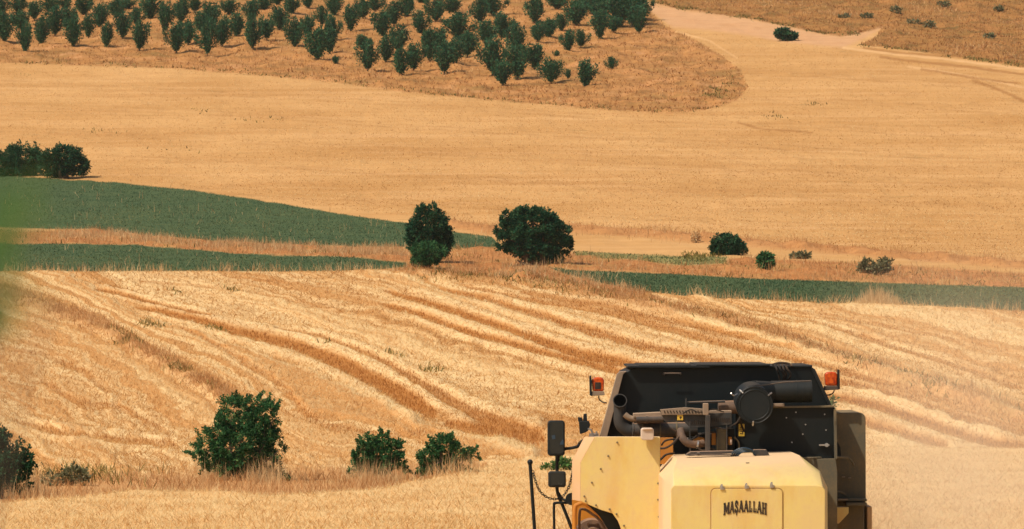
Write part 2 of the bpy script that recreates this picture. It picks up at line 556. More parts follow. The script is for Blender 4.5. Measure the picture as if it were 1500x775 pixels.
# orchard and scrub ground
o = t.mix(t.ramp(nB, .3, .7), A(180, 122, 66), A(206, 150, 90))
o = t.mix(t.math('MULTIPLY', t.ramp(nE, .50, .66), .8), o, A(146, 108, 64))
nH = t.noise(pos, .09, 4, .7)
o = t.mix(t.math('MULTIPLY', t.ramp(nH, .52, .66), .6), o, A(150, 118, 66))
o = t.mix(t.math('MULTIPLY', t.ramp(nH, .46, .34), .6), o, A(216, 154, 96))
o = t.mix(t.math('MULTIPLY', t.ramp(nE, .48, .32), .7), o, A(218, 160, 108))
o = t.mix(t.math('MULTIPLY', t.ramp(nC, .52, .72), .5), o, A(128, 92, 54))
c = t.mix(mask('m_orchard', 1.6, 1.5), c, o)
s_ = t.mix(t.ramp(nB, .3, .7), A(158, 108, 56), A(188, 136, 78))
s_ = t.mix(t.math('MULTIPLY', t.ramp(nE, .50, .66), .8), s_, A(122, 96, 52))
s_ = t.mix(t.math('MULTIPLY', t.ramp(nH, .52, .66), .5), s_, A(136, 108, 58))
s_ = t.mix(t.math('MULTIPLY', t.ramp(nE, .46, .3), .6), s_, A(205, 140, 84))
s_ = t.mix(t.math('MULTIPLY', t.ramp(nC, .52, .72), .5), s_, A(118, 86, 48))
c = t.mix(mask('m_scrub', 1.0, .8), c, s_)
p_ = t.mix(t.ramp(nB, .3, .7), A(216, 162, 116), A(230, 180, 132))
p_ = t.mix(t.math('MULTIPLY', t.ramp(nC, .52, .72), .4), p_, A(200, 145, 100))
p_ = t.mix(t.math('MULTIPLY', t.ramp(nE, .5, .7), .5), p_, A(206, 150, 98))
c = t.mix(t.math('MULTIPLY', mask('m_path', 2.5, 1.0), .9), c, p_)
c = t.mix(t.math('MULTIPLY', mask('m_trackpale', 1.0, .35), .8), c, A(240, 190, 132))
c = t.mix(t.math('MULTIPLY', mask('m_trackdark', 1.0, .6), .7), c, A(172, 118, 64))
# brown bank line and margins
b_ = t.mix(t.ramp(nB, .3, .7), A(176, 112, 62), A(212, 150, 92))
b_ = t.mix(t.math('MULTIPLY', t.ramp(nC, .5, .7), .6), b_, A(140, 94, 50))
c = t.mix(t.math('MULTIPLY', mask('m_bankline', 2.0, .6), .75), c, b_)
# near field: pale straw swaths over darker combed stubble
phi = t.attr('phi'); band = t.attr('band')
ph = t.new('ShaderNodeCombineXYZ')
t.l.new(t.math('MULTIPLY', phi, 2.2), ph.inputs[0])
t.l.new(t.math('MULTIPLY', t.attr('along'), 1.0), ph.inputs[1])
st = t.noise(ph.outputs[0], 1.0, 5, .65)
ph2 = t.new('ShaderNodeVectorMath', operation='MULTIPLY'); t.l.new(ph.outputs[0], ph2.inputs[0]); ph2.inputs[1].default_value = (7, 4, 1)
st2 = t.noise(ph2.outputs[0], 1.5, 4, .7)
w = t.mix(t.ramp(st, .35, .65), A(240, 188, 122), A(254, 218, 158))
w = t.mix(t.math('MULTIPLY', t.ramp(st, .54, .44), .85), w, A(212, 150, 84))
w = t.mix(t.math('MULTIPLY', t.ramp(st2, .5, .68), .45), w, A(204, 146, 84))
w = t.mix(t.math('MULTIPLY', t.ramp(nC, .5, .72), .45), w, A(190, 138, 80))
w = t.mix(t.math('MULTIPLY', t.ramp(nF, .52, .7), .45), w, A(252, 218, 164))
w = t.mix(t.math('MULTIPLY', t.math('MULTIPLY', t.ramp(nE, .6, .7), t.ramp(nB, .5, .65)), .6), w, A(160, 128, 74))
d_ = t.mix(t.ramp(nB, .3, .7), A(186, 118, 54), A(212, 146, 78))
d_ = t.mix(t.math('MULTIPLY', t.ramp(nC, .5, .7), .5), d_, A(150, 92, 40))
w = t.mix(t.math('MULTIPLY', t.attr('pale'), .75), w, t.mix(t.ramp(nC, .4, .7), A(255, 226, 170), A(228, 180, 118)))
w = t.mix(band, w, d_)
g_ = t.mix(t.ramp(nB, .3, .7), A(200, 142, 86), A(228, 174, 116))
g_ = t.mix(t.math('MULTIPLY', t.ramp(nE, .5, .65), .6), g_, A(150, 122, 68))
w = t.mix(t.math('MULTIPLY', mask('m_ridge', 4.0, 1.0), .85), w, g_)
fr = t.mix(t.ramp(nB, .3, .7), A(238, 186, 120), A(252, 212, 150))
fr = t.mix(t.math('MULTIPLY', t.ramp(nC, .5, .72), .5), fr, A(190, 134, 78))
fr = t.mix(t.math('MULTIPLY', t.ramp(nF, .5, .7), .4), fr, A(250, 212, 156))
w = t.mix(mask('m_front', 2.0, 1.0), w, fr)
w = t.mix(t.math('MULTIPLY', mask('m_weeds', 4.0, 1.0), .8), w, g_)
c = t.mix(mask('m_near', 1.0, .4), c, w)
b2 = t.mix(t.math('MULTIPLY', t.ramp(nE, .5, .65), .5), b_, A(196, 160, 96))
c = t.mix(mask('m_bank', 1.5, .5), c, b2)
k_ = t.mix(t.ramp(nB, .3, .7), A(70, 92, 60), A(94, 108, 70))
k_ = t.mix(t.math('MULTIPLY', t.ramp(nC, .5, .72), .5), k_, A(50, 72, 50))
k_ = t.mix(t.math('MULTIPLY', t.ramp(nD, .55, .75), .35), k_, A(116, 122, 78))
c = t.mix(mask('m_green', .9, .35), c, k_)
c = t.mix(t.math('MULTIPLY', mask('m_light', 1.2, .6), .8), c, A(126, 132, 78))
hgt = t.math('ADD', t.math('MULTIPLY', nC, .6), t.math('ADD', nB, t.math('MULTIPLY', nF, .4)))
bmp = t.new('ShaderNodeBump'); bmp.inputs['Strength'].default_value = .55; bmp.inputs['Distance'].default_value = .12
t.l.new(hgt, bmp.inputs['Height'])
t.bsdf(c, .95, .08, normal=bmp.outputs[0])
M['ground'] = t.m

# ------------------------------------------------------------------ ground sheet
ys = []
rows_px = np.concatenate([np.arange(850, 655, -1.1), np.arange(655, 392, -.9), np.arange(392, -24, -1.5)])
row_d = pchip(*zip(*sorted([(r, d) for r, d in ROWS] + [(-40, 648), (860, 65)])))
ys = np.concatenate([np.linspace(-30, 65, 34), row_d(rows_px), np.array([640, 670, 710, 760, 830, 910, 1000])])
ys = np.unique(np.round(ys, 3)); ys = ys[np.concatenate([[True], np.diff(ys) > .02])]
um = 760 / F
us = np.concatenate([np.linspace(-.9, -um - .02, 24), np.linspace(-um - .012, -um, 4, endpoint=False), np.linspace(-um, um, 720), np.linspace(um + .003, um + .012, 4), np.linspace(um + .02, .9, 24)])
YY, UU = np.meshgrid(ys, us, indexing='ij')
XX = UU * np.sqrt(YY ** 2 + 20 ** 2)
X = XX.ravel(); Y = YY.ravel()
Z = zbase(X, Y)
ok = Y > 25
pxv = np.full(X.shape, 750.0); pyv = np.full(X.shape, 3000.0)
pxv[ok], pyv[ok] = project(X[ok], Y[ok], Z[ok])

ATT = {}
ATT.update(fields(pxv, pyv))
ATT['m_green'] = big(np.maximum.reduce([sdf(pxv, pyv, q) for q in (GREEN_A, GREEN_B, GREEN_C)]))
ATT['m_light'] = big(sdf(pxv, pyv, GREEN_D))
ATT['m_trackpale'] = big(np.maximum.reduce([1.6 - seg_dist(pxv, pyv, [(1235, 70), (1290, 77), (1380, 86), (1500, 101), (1800, 140)])[0],
                                           1.2 - seg_dist(pxv, pyv, [(1330, 97), (1400, 108), (1500, 128), (1700, 170)])[0],
                                           1.0 - seg_dist(pxv, pyv, [(990, 46), (1040, 60), (1080, 85)])[0]]))
ATT['m_trackdark'] = big(np.maximum.reduce([2.0 - seg_dist(pxv, pyv, [(1290, 83), (1340, 90), (1420, 98), (1500, 109), (1800, 150)])[0],
                                           1.6 - seg_dist(pxv, pyv, [(1350, 101), (1400, 110), (1440, 116), (1490, 122)])[0],
                                           2.0 - seg_dist(pxv, pyv, [(1425, 118), (1460, 130), (1500, 148), (1560, 180)])[0],
                                           1.3 - seg_dist(pxv, pyv, [(1080, 180), (1120, 190), (1190, 194)])[0],
                                           1.5 - seg_dist(pxv, pyv, [(1265, 70), (1330, 79), (1400, 83), (1500, 97)])[0]]))
ATT['m_drill'] = big(np.maximum.reduce([1.1 - seg_dist(pxv, pyv, [(-300, y0 - 12), (0, y0), (300, y0 + 13 + q0), (600, y0 + 32), (900, y0 + 50 + q0), (1200, y0 + 66), (1500, y0 + 86), (1800, y0 + 110)])[0]
                                         for y0, q0 in ((118, 2), (123, 2), (151, -2), (156, -2), (186, 3), (191, 3), (221, 0), (226, 0), (262, 2), (267, 2), (78, 4), (83, 4), (42, 0), (47, 0))]))
near_v = (pyv > 385) & (pyv < 900) & (pxv > -400) & (pxv < 1900)
ph_ = np.zeros(X.shape); bd_ = np.zeros(X.shape)
ph_[near_v] = phi_at(pxv[near_v], pyv[near_v])
fr_m = np.clip(-ATT['m_front'] / 3, 0, 1) * np.clip(-ATT['m_weeds'] / 3 , 0, 1)
bd_[near_v] = band_at(pxv[near_v], pyv[near_v]) * fr_m[near_v]
pl_ = np.zeros(X.shape); pl_[near_v] = pale_at(pxv[near_v], pyv[near_v]) * (1 - bd_[near_v]) * fr_m[near_v]
ATT['pale'] = pl_
ATT['phi'] = ph_; ATT['band'] = bd_
ATT['along'] = along_at(X, Y)
# relief: straw swaths heaped up, ragged grassy banks, cloddy hillside
nm = np.clip(ATT['m_near'] / 2, 0, 1) * np.clip((pyv - 390) / 10, 0, 1)
Z = Z + relief(X, Y, pxv, pyv, ATT, ph_, bd_)

nr, nc = YY.shape
idx = np.arange(nr * nc).reshape(nr, nc)
q = np.stack([idx[:-1, :-1], idx[:-1, 1:], idx[1:, 1:], idx[1:, :-1]], -1).reshape(-1)
gnd = np_mesh('ground', np.stack([X, Y, Z], -1), q, 4, M['ground'])
tag(gnd, 'rolling harvested farmland with straw swaths, green strips and a dry hillside', 'ground', kind='structure')
for k, v in ATT.items():
    a = gnd.data.attributes.new(k, 'FLOAT', 'POINT'); a.data.foreach_set('value', v.astype(np.float32))
gnd.data.polygons.foreach_set('use_smooth', np.ones(len(gnd.data.polygons), bool))


# ------------------------------------------------------------------ loose straw, stubble, grass: stuff
def sample_poly(poly, n, clip=(-40, 1540, -20, 790)):
    P = np.array(poly, float)
    x0, y0 = np.maximum(P.min(0), (clip[0], clip[2])); x1, y1 = np.minimum(P.max(0), (clip[1], clip[3]))
    out = []
    need = n
    for _ in range(60):
        px = rng.uniform(x0, x1, n); py = rng.uniform(y0, y1, n)
        k = inside(px, py, poly)
        out.append(np.stack([px[k], py[k]], -1)); need -= k.sum()
        if need <= 0: break
    return np.concatenate(out)[:n]


def blades(name, pts, h, wid, lean, mat, tint, label, cat, lift=0.0, bend=True):
    """one narrow bent triangle pair per stalk; pts (n,3); h, wid arrays; lean = how far it tips over (0 up .. 1 flat)"""
    n = len(pts)
    ang = rng.uniform(0, 2 * math.pi, n)
    ln = np.clip(lean + rng.normal(0, .18, n), 0, 1.0) * (math.pi / 2) * .97
    d = np.stack([np.cos(ang) * np.sin(ln), np.sin(ang) * np.sin(ln), np.cos(ln)], -1)
    a2 = rng.uniform(0, math.pi, n)
    sx = np.stack([np.cos(a2), np.sin(a2) * .5, np.zeros(n)], -1) * wid[:, None] * .5
    b = pts + np.array([0, 0, lift])
    mid = b + d * (h * .55)[:, None]
    d2 = d.copy(); d2[:, 2] -= .35 * np.sin(ln); d2 += rng.normal(0, .12, d2.shape)
    tip = mid + d2 * (h * .5)[:, None]
    V = np.stack([b - sx, b + sx, mid + sx * .8, mid - sx * .8, tip], 1).reshape(-1, 3)
    i0 = np.arange(n) * 5
    tri = np.stack([i0, i0 + 1, i0 + 2, i0, i0 + 2, i0 + 3, i0 + 3, i0 + 2, i0 + 4], -1).ravel()
    o = np_mesh(name, V, tri, 3, mat, np.repeat(tint, 3))
    return tag(o, label, cat, kind='stuff')


def along(poly, n, spread):
    P = np.array(poly, float)
    seg = np.hypot(*np.diff(P, axis=0).T); cs = np.concatenate([[0], np.cumsum(seg)])
    s = rng.uniform(0, cs[-1], n); i = np.clip(np.searchsorted(cs, s) - 1, 0, len(seg) - 1)
    f = ((s - cs[i]) / seg[i])[:, None]
    q = P[i] * (1 - f) + P[i + 1] * f
    q = q + np.stack([rng.normal(0, 6, n), rng.normal(0, spread, n)], -1)
    return q[(q[:, 0] > -60) & (q[:, 0] < 1560) & (q[:, 1] < 790)]


def place(p):
    return settle(ground(p[:, 0], p[:, 1]), p)


# foreground stubble and straw
FRONT_VIS = [(-40, 752), (0, 748), (120, 737), (200, 727), (330, 728), (400, 733), (560, 728), (600, 714), (640, 706), (700, 692), (790, 676), (900, 664), (1100, 660), (1300, 660), (1540, 662), (1540, 850), (-40, 850)]
p = sample_poly(FRONT_VIS, 150000, (-40, 1540, -20, 850))
g, _, _ = place(p); n = len(p)
cl = fbm(g[:, 0] / .35, g[:, 1] / 1.0, 7, 3)
sdf_f = sdf(p[:, 0], p[:, 1], STUBBLE_FRONT)
blades('straw_stubble', g, rng.uniform(.06, .22, n), rng.uniform(.006, .016, n), .66, M['straw'], np.clip(rng.uniform(0, 1, n) * 1.05 + cl * .8 + .22 + .35 * np.exp(-sdf_f / 9), 0, 1),
       'cut straw and stubble covering the foreground field', 'stubble')
# straw swaths of the near field
SWATH_VIS = [(-40, 404), (0, 400), (300, 399), (420, 400), (540, 398), (590, 400), (660, 404), (740, 412), (830, 424), (930, 428), (1000, 436), (1100, 441), (1200, 446), (1330, 450), (1540, 458),
             (1540, 664), (1300, 662), (1100, 662), (900, 666), (790, 678), (700, 690), (610, 688), (440, 692), (250, 702), (60, 705), (-40, 720)]
p = sample_poly(SWATH_VIS, 260000)
p = p[rng.uniform(0, 1, len(p)) > band_at(p[:, 0], p[:, 1]) * .93]
g, php, _ = place(p); n = len(p)
al = along_at(g[:, 0], g[:, 1]); sw = sw_at(php, al); lump = lump_at(php, al, g[:, 0], g[:, 1])
sc = g[:, 1] / 120
blades('straw_swath', g, rng.uniform(.08, .26, n) * np.sqrt(sc), rng.uniform(.008, .020, n) * sc, .68, M['straw'],
       np.clip(.42 + .4 * pale_at(p[:, 0], p[:, 1]) + sw * 1.05 + lump * .45 + rng.normal(0, .27, n), 0, 1), 'loose pale straw lying in swaths on the harvested slope', 'straw')
p = sample_poly(SWATH_VIS, 400000)
p = p[rng.uniform(0, 1, len(p)) < band_at(p[:, 0], p[:, 1]) * .55]
g, _, _ = place(p); n = len(p); sc = g[:, 1] / 120
blades('combed_stubble', g, rng.uniform(.06, .16, n), rng.uniform(.010, .022, n) * sc, .3, M['stubble_dark'], rng.uniform(0, 1, n),
       'short standing orange brown stubble between the straw swaths', 'stubble')

# dry grass on margins, banks and round the bushes
P1 = along(RIDGE_R, 12000, 5); P1b = along(RIDGE_L, 10000, 8)
P2 = sample_poly(WEEDS, 11000); P2b = along([(-20, 722), (60, 716), (140, 712), (250, 714), (340, 712), (440, 712), (560, 712), (640, 700), (700, 690)], 7000, 8)
P3 = sample_poly(BANK_AB, 18000)
P4 = along(BANK_LINE, 7000, 4)
allp = np.concatenate([P1, P1b, P2, P2b, P3, P4])
hh = np.concatenate([np.full(len(P1), .36), np.full(len(P1b), .36), np.full(len(P2), .26), np.full(len(P2b), .32), np.full(len(P3), .40), np.full(len(P4), .45)])
g, _, _ = place(allp); n = len(g); sc = g[:, 1] / 120
cl = fbm(g[:, 0] / 1.2, g[:, 1] / 3, 19, 3); cl2 = fbm(g[:, 0] / 4, g[:, 1] / 7, 20, 2)
k = rng.uniform(-.45, .3, n) < cl + cl2
g = g[k]; hh = hh[k]; sc = sc[k]; cl = cl[k]; cl2 = cl2[k]; n = len(g)
wd_ = np.concatenate([np.zeros(len(P1) + len(P1b)), np.full(len(P2) + len(P2b), .28), np.zeros(len(P3) + len(P4))])[k]
blades('dry_grass', g, hh * rng.uniform(.4, 1.4, n) * (1 + cl * 1.6), rng.uniform(.008, .020, n) * np.sqrt(sc), .38, M['dry_grass'],
       np.clip(rng.uniform(0, .9, n) + cl * .9 + cl2 * .6 + wd_, 0, 1), 'tall dry brown grass on the field margins and banks', 'dry grass')
# greener weeds mixed into the margins
SCRUB_EDGE = [(960, 4), (1000, 13), (1080, 23), (1150, 36), (1200, 47), (1232, 52), (1256, 49)]
SCRUB_EDGE2 = [(1262, 66), (1330, 74), (1400, 83), (1500, 97)]
ORCH_EDGE = [(0, 90), (250, 98), (400, 110), (500, 120), (600, 134), (750, 147), (900, 160), (985, 164), (1040, 158), (1080, 145)]
SPOTS = [((1186, 152), (1206, 153), 90, 1.5), ((1110, 172), (1165, 172), 160, 4), ((1115, 130), (1122, 132), 40, 2), ((240, 428), (262, 430), 60, 1.5), ((328, 427), (346, 430), 70, 1.2), ((480, 506), (492, 508), 60, 1.5), ((384, 544), (390, 546), 30, 1), ((205, 478), (240, 486), 120, 3), ((170, 505), (176, 508), 70, 2), ((300, 480), (330, 488), 90, 2), ((560, 520), (590, 526), 60, 2), ((620, 545), (650, 550), 60, 2), ((35, 110), (45, 112), 30, 2), ((350, 172), (410, 176), 110, 3), ((270, 162), (310, 164), 90, 3), ((215, 217), (290, 220), 120, 3), ((130, 190), (180, 193), 90, 3), ((1240, 532), (1380, 578), 500, 4)]
P = np.concatenate([along([a_, b_], n_ if a_[1] > 400 else n_ // 3, sp_) for a_, b_, n_, sp_ in SPOTS] + [along(SCRUB_EDGE, 1500, 1.2), along(SCRUB_EDGE2, 900, 1.2), along(ORCH_EDGE, 1100, 1.6), along([(1030, 138), (1075, 125)], 500, 7), along(RIDGE_R, 900, 4), along(RIDGE_L[6:], 700, 5), along([(60, 704), (140, 700), (250, 706)], 500, 5), sample_poly(BANK_AB, 1400), along([(600, 405), (760, 412), (900, 440)], 500, 4), along([(1000, 376), (1066, 381)], 500, 3)])
g, _, _ = place(P); n = len(g); sc = g[:, 1] / 120
cl = fbm(g[:, 0] / 1.5, g[:, 1] / 4, 24, 3); k = cl > -.02
g = g[k]; sc = sc[k]; n = len(g)
blades('green_weeds', g, rng.uniform(.12, .4, n), rng.uniform(.02, .04, n) * sc, .4, M['weed'], rng.uniform(0, 1, n),
       'patches of olive green weeds in the dry field margins', 'weeds')
# taller pale seed heads along the green strips and round the bushes
EDGE_A = [(84, 348), (141, 347), (218, 352), (302, 359), (369, 364), (500, 368), (594, 372)]
EDGE_B = [(0, 400), (300, 399), (540, 398), (590, 399), (660, 402), (740, 408), (830, 416), (880, 421), (930, 429), (1000, 436), (1100, 442), (1200, 447), (1330, 451), (1500, 458)]
P = np.concatenate([along(EDGE_A, 5200, 3.2), along(EDGE_B, 2600, 1.2), along([(700, 395), (780, 400), (850, 410), (920, 424)], 1300, 7),
                    along([(290, 702), (340, 704), (410, 706)], 1400, 4), along([(510, 708), (560, 710), (600, 708)], 500, 3), along([(610, 706), (690, 706)], 380, 3),
                    along([(0, 728), (60, 724)], 700, 4), sample_poly(BANK_AB, 3000), sample_poly(GREEN_A, 500), sample_poly(GREEN_B, 250), sample_poly(GREEN_C, 160), along([(700, 345), (1000, 349)], 300, 3)])
g, _, _ = place(P); n = len(g); sc = g[:, 1] / 120
cl = fbm(g[:, 0] / 1.4, g[:, 1] / 4, 26, 3); k = rng.uniform(-.5, .3, n) < cl * 1.6
g = g[k]; sc = sc[k]; n = len(g); cl = cl[k]
blades('pale_grass', g, rng.uniform(.2, .7, n) * (1 + cl), rng.uniform(.008, .016, n) * sc, .22, M['pale_grass'], rng.uniform(0, 1, n),
       'pale seed-head grass standing along the edges of the green strips', 'dry grass')
# green crop
P = np.concatenate([sample_poly(GREEN_A, 36000), sample_poly(GREEN_B, 16000), sample_poly(GREEN_C, 21000), sample_poly(GREEN_D, 1800)])
g, _, _ = place(P); n = len(g)
cl = fbm(g[:, 0] / 2.5, g[:, 1] / 7, 23, 3)
blades('green_crop', g, rng.uniform(.06, .20, n), rng.uniform(.025, .055, n), .6, M['crop'], np.clip(rng.beta(1.6, 2.8, n) + cl * .6 + .8 * fbm(g[:, 0] / 12, g[:, 1] / 14, 25, 3), 0, 1),
       'low grey green crop growing in the strips across the valley', 'crop')
# stubble of the far hillside
HILL = [(-40, 92), (250, 100), (500, 122), (750, 149), (985, 166), (1096, 128), (1060, 84), (985, 44), (1100, 54), (1235, 72), (1330, 90), (1540, 120), (1540, 380), (1300, 368), (1000, 343), (840, 330), (720, 332), (640, 320), (500, 308), (302, 278), (151, 262), (-40, 252)]
p = sample_poly(HILL, 120000); g, _, _ = place(p); n = len(p)
cl = fbm(g[:, 0] / 40, g[:, 1] / 9, 29, 4) + .5 * fbm(g[:, 0] / 6, g[:, 1] / 6, 30, 3)
blades('hill_stubble', g, rng.uniform(.04, .15, n), rng.uniform(.04, .08, n), .55, M['straw'], np.clip(rng.uniform(.1, .9, n) + cl * .8, .05, 1),
       'fine straw stubble on the wide harvested hillside', 'stubble')
P = np.concatenate([sample_poly(ORCHARD, 26000), sample_poly(SCRUB, 16000)])
g, _, _ = place(P); n = len(g)
cl = fbm(g[:, 0] / 6, g[:, 1] / 16, 37, 4)
blades('hill_grass', g, rng.uniform(.1, .5, n) * (1 + cl * 1.5), rng.uniform(.06, .14, n), .4, M['dry_grass'], np.clip(rng.uniform(0, .8, n) + cl * 1.2, 0, 1),
       'rough brown grass on the orchard slope and the scrub hill', 'dry grass')


# ------------------------------------------------------------------ trees and bushes
def tube_mesh(paths, seg=6):
    """paths: list of (points, radii). returns verts, faces"""
    V = []; Fc = []
    for pts, rad in paths:
        pts = [Vector(p) for p in pts]; base = len(V)
        up = Vector((0.13, 0.31, 1)).normalized()
        prev = None
        for i, p in enumerate(pts):
            d = (pts[min(i + 1, len(pts) - 1)] - pts[max(i - 1, 0)])
            if d.length < 1e-9: d = Vector((0, 0, 1))
            d.normalize()
            if prev is None:
                u = d.cross(Vector((1, 0, 0)) if abs(d.x) < .9 else Vector((0, 1, 0))).normalized()
            else:
                u = (prev - d * prev.dot(d)).normalized()
            prev = u
            v = d.cross(u)
            r = rad[i] if hasattr(rad, '__len__') else rad
            for k in range(seg):
                a = 2 * math.pi * k / seg
                V.append(p + (u * math.cos(a) + v * math.sin(a)) * r)
        for i in range(len(pts) - 1):
            for k in range(seg):
                k2 = (k + 1) % seg
                Fc.append((base + i * seg + k, base + i * seg + k2, base + (i + 1) * seg + k2, base + (i + 1) * seg + k))
        Fc.append(tuple(base + k for k in reversed(range(seg))))
        Fc.append(tuple(base + (len(pts) - 1) * seg + k for k in range(seg)))
    return V, Fc


def leaf_cloud(name, cen, crad, nleaf, size, mat, parent=None, outward=None, upright=0.0, flat=.55, crown_c=None):
    """leaf-sized diamonds gathered in clumps. cen (m,3), crad (m,)"""
    m = len(cen)
    w_ = crad ** 1.0; k = rng.choice(m, nleaf, p=w_ / w_.sum())
    off = rng.normal(0, 1, (nleaf, 3)); off /= np.linalg.norm(off, axis=1)[:, None]
    off *= (rng.uniform(0, 1, nleaf) ** .5)[:, None]
    P = cen[k] + off * crad[k][:, None]
    d = rng.normal(0, 1, (nleaf, 3)) + off * .9
    d[:, 2] += upright
    if outward is not None: d += outward[k] * 1.2
    d /= np.linalg.norm(d, axis=1)[:, None]
    s = np.cross(d, rng.normal(0, 1, (nleaf, 3))); s /= np.linalg.norm(s, axis=1)[:, None]
    L = size * rng.uniform(.6, 1.35, nleaf)
    a = P; b = P + d * (L * .5)[:, None] + s * (L * flat * .5)[:, None]; c = P + d * L[:, None]; e = P + d * (L * .5)[:, None] - s * (L * flat * .5)[:, None]
    V = np.stack([a, b, c, e], 1).reshape(-1, 3)
    ct = rng.uniform(-.42, .42, m)
    ti = np.clip(rng.uniform(0, .8, nleaf) + ct[k], 0, 1)
    return np_mesh(name, V, np.arange(nleaf * 4), 4, mat, ti, parent)


def bush(name, label, cat, lobes, base, mat, leaves, leaf, group=None, stem_r=.06, stems=5, crown='crown', trunk='trunk', depth=.85, ragged=1.0, shoots=45):
    """lobes: photo ellipses (cx, cy, rx, ry) read at the plant's own distance; base: photo pixel of the foot"""
    g = ground([base[0]], [base[1]])[0]
    Yd = g[1]; s = Yd / F
    root = empty(name, tuple(g))
    tag(root, label, cat, group)
    C = []; Rr = []; O = []
    tot = sum(l[2] * l[3] for l in lobes)
    lob_c = []
    for (cx, cy, rx, ry) in lobes:
        c = at(cx, cy, Yd) - Vector(g)
        lob_c.append(c)
        rad = np.array([rx * s, (rx + ry) * .5 * s * depth, ry * s])
        m = max(12, int(420 * rx * ry / tot * ragged))
        d = rng.normal(0, 1, (m, 3)); d /= np.linalg.norm(d, axis=1)[:, None]
        rr = rng.uniform(.25, 1.0, m) ** .45
        rr = rr * (1 + rng.normal(0, .07, m))
        C.append(np.array(c) + d * rad * (rr * .86)[:, None]); O.append(d)
        Rr.append(rng.uniform(.08, .20, m) * rad.min() + .3 * leaf)
    C = [np.concatenate(C)]; Rr = [np.concatenate(Rr)]; O = [np.concatenate(O)]
    # young shoots standing out of the crown
    k_ = rng.integers(0, len(C[0]), shoots); sh = []; so_ = []; sr = []
    for j in k_:
        d = Vector(O[0][j]) + Vector((0, 0, .5)) + Vector(rng.normal(0, .35, 3)); d.normalize()
        ln_ = rng.uniform(.10, .26) * min(lobes[0][2], lobes[0][3] * 1.4) * s
        for q_ in range(6):
            sh.append(tuple(Vector(C[0][j]) + d * (Rr[0].min() + ln_ * (q_ + .5) / 3.2))); so_.append(tuple(d)); sr.append(leaf * (.75 - .08 * q_))
    if shoots:
        C.append(np.array(sh)); O.append(np.array(so_)); Rr.append(np.array(sr))
    C = np.concatenate(C); Rr = np.concatenate(Rr); O = np.concatenate(O)
    low = C[:, 2] < .05
    C[low, 2] = np.abs(C[low, 2]) + .05
    leaf_cloud(crown, C, Rr, leaves, leaf, mat, root, O)
    paths = []
    for i in range(stems):
        c = lob_c[i % len(lob_c)]
        tip = c + Vector(rng.normal(0, .25, 3)) * (lobes[i % len(lobes)][2] * s)
        tip.z = max(tip.z, .3)
        a = Vector((random.uniform(-1, 1), random.uniform(-1, 1), 0)) * stem_r * 2 + Vector((0, 0, -.15))
        mid = a.lerp(tip, .5) + Vector(rng.normal(0, .06, 3)) * tip.length
        paths.append(([a, a.lerp(mid, .6), mid, tip], [stem_r, stem_r * .85, stem_r * .6, stem_r * .2]))
        for _ in range(3):
            j = rng.integers(0, len(C)); e = Vector(C[j])
            paths.append(([mid, mid.lerp(e, .5) + Vector(rng.normal(0, .05, 3)) * tip.length, e], [stem_r * .45, stem_r * .3, stem_r * .1]))
    V, Fc = tube_mesh(paths, 6)
    mesh_obj(trunk, V, Fc, M['bark'], root, True)
    return root


bush('shrub', 'large leafy green shrub with flat top, left of two small shrubs in the weeds', 'shrub',
     [(345, 608, 38, 34), (385, 612, 30, 32), (308, 655, 26, 36), (355, 650, 55, 45), (400, 652, 26, 30), (335, 680, 40, 20), (398, 695, 18, 16), (415, 702, 12, 9), (368, 590, 26, 14)],
     (358, 704), M['leaf'], 42000, .058, shoots=170, stem_r=.05, stems=7, crown='foliage', trunk='stem', ragged=1.5)
bush('shrub', 'small round green shrub second from left in the weedy strip, nearest the large leafy one', 'shrub',
     [(540, 652, 22, 16), (532, 674, 22, 18), (574, 660, 20, 20), (560, 680, 22, 16), (520, 692, 13, 7), (588, 682, 11, 9), (562, 642, 11, 7)], (555, 703), M['leaf'], 15000, .058, shoots=110, stem_r=.035, crown='foliage', trunk='stem', ragged=1.3)
bush('shrub', 'spreading low green shrub in the weedy strip, nearest to the harvester', 'shrub',
     [(650, 650, 24, 15), (630, 668, 20, 15), (672, 664, 20, 13), (692, 664, 11, 7), (622, 688, 14, 9), (655, 682, 20, 12), (680, 690, 11, 7)], (652, 703), M['leaf'], 14000, .058, shoots=110, stem_r=.035, crown='foliage', trunk='stem', ragged=1.3)
bush('shrub', 'dark green shrub cut by the left edge, standing in the weedy strip', 'shrub',
     [(-20, 680, 50, 52), (20, 690, 32, 36), (-10, 640, 26, 22), (40, 672, 14, 12)], (-5, 730), M['leaf_dark'], 20000, .065, stem_r=.06, crown='foliage', trunk='stem')
bush('shrub', 'grey green tangled weed shrub beside the dark shrub at the left edge', 'shrub',
     [(112, 696, 22, 12), (80, 704, 18, 9)], (104, 712), M['leaf_grey'], 900, .09, stem_r=.015, crown='foliage', trunk='stem')
bush('shrub', 'small green shrub half hidden behind the harvester mirrors', 'shrub',
     [(822, 686, 18, 13), (806, 693, 12, 9)], (818, 700), M['leaf_fresh'], 1300, .09, stem_r=.02, crown='foliage', trunk='stem')
bush('shrub', 'green shrub peeping out beside the right corner of the grain tank', 'shrub',
     [(1208, 596, 16, 16), (1196, 604, 14, 12)], (1206, 614), M['leaf_fresh'], 800, .12, stem_r=.03, crown='foliage', trunk='stem')
bush('tree', 'round dark tree left of the bigger one between the green strips', 'tree',
     [(628, 335, 36, 36), (636, 360, 31, 24), (612, 345, 22, 28), (650, 352, 18, 22), (626, 308, 20, 12)], (634, 386), M['leaf_dark'], 20000, .15, shoots=0, stem_r=.16, ragged=1.2)
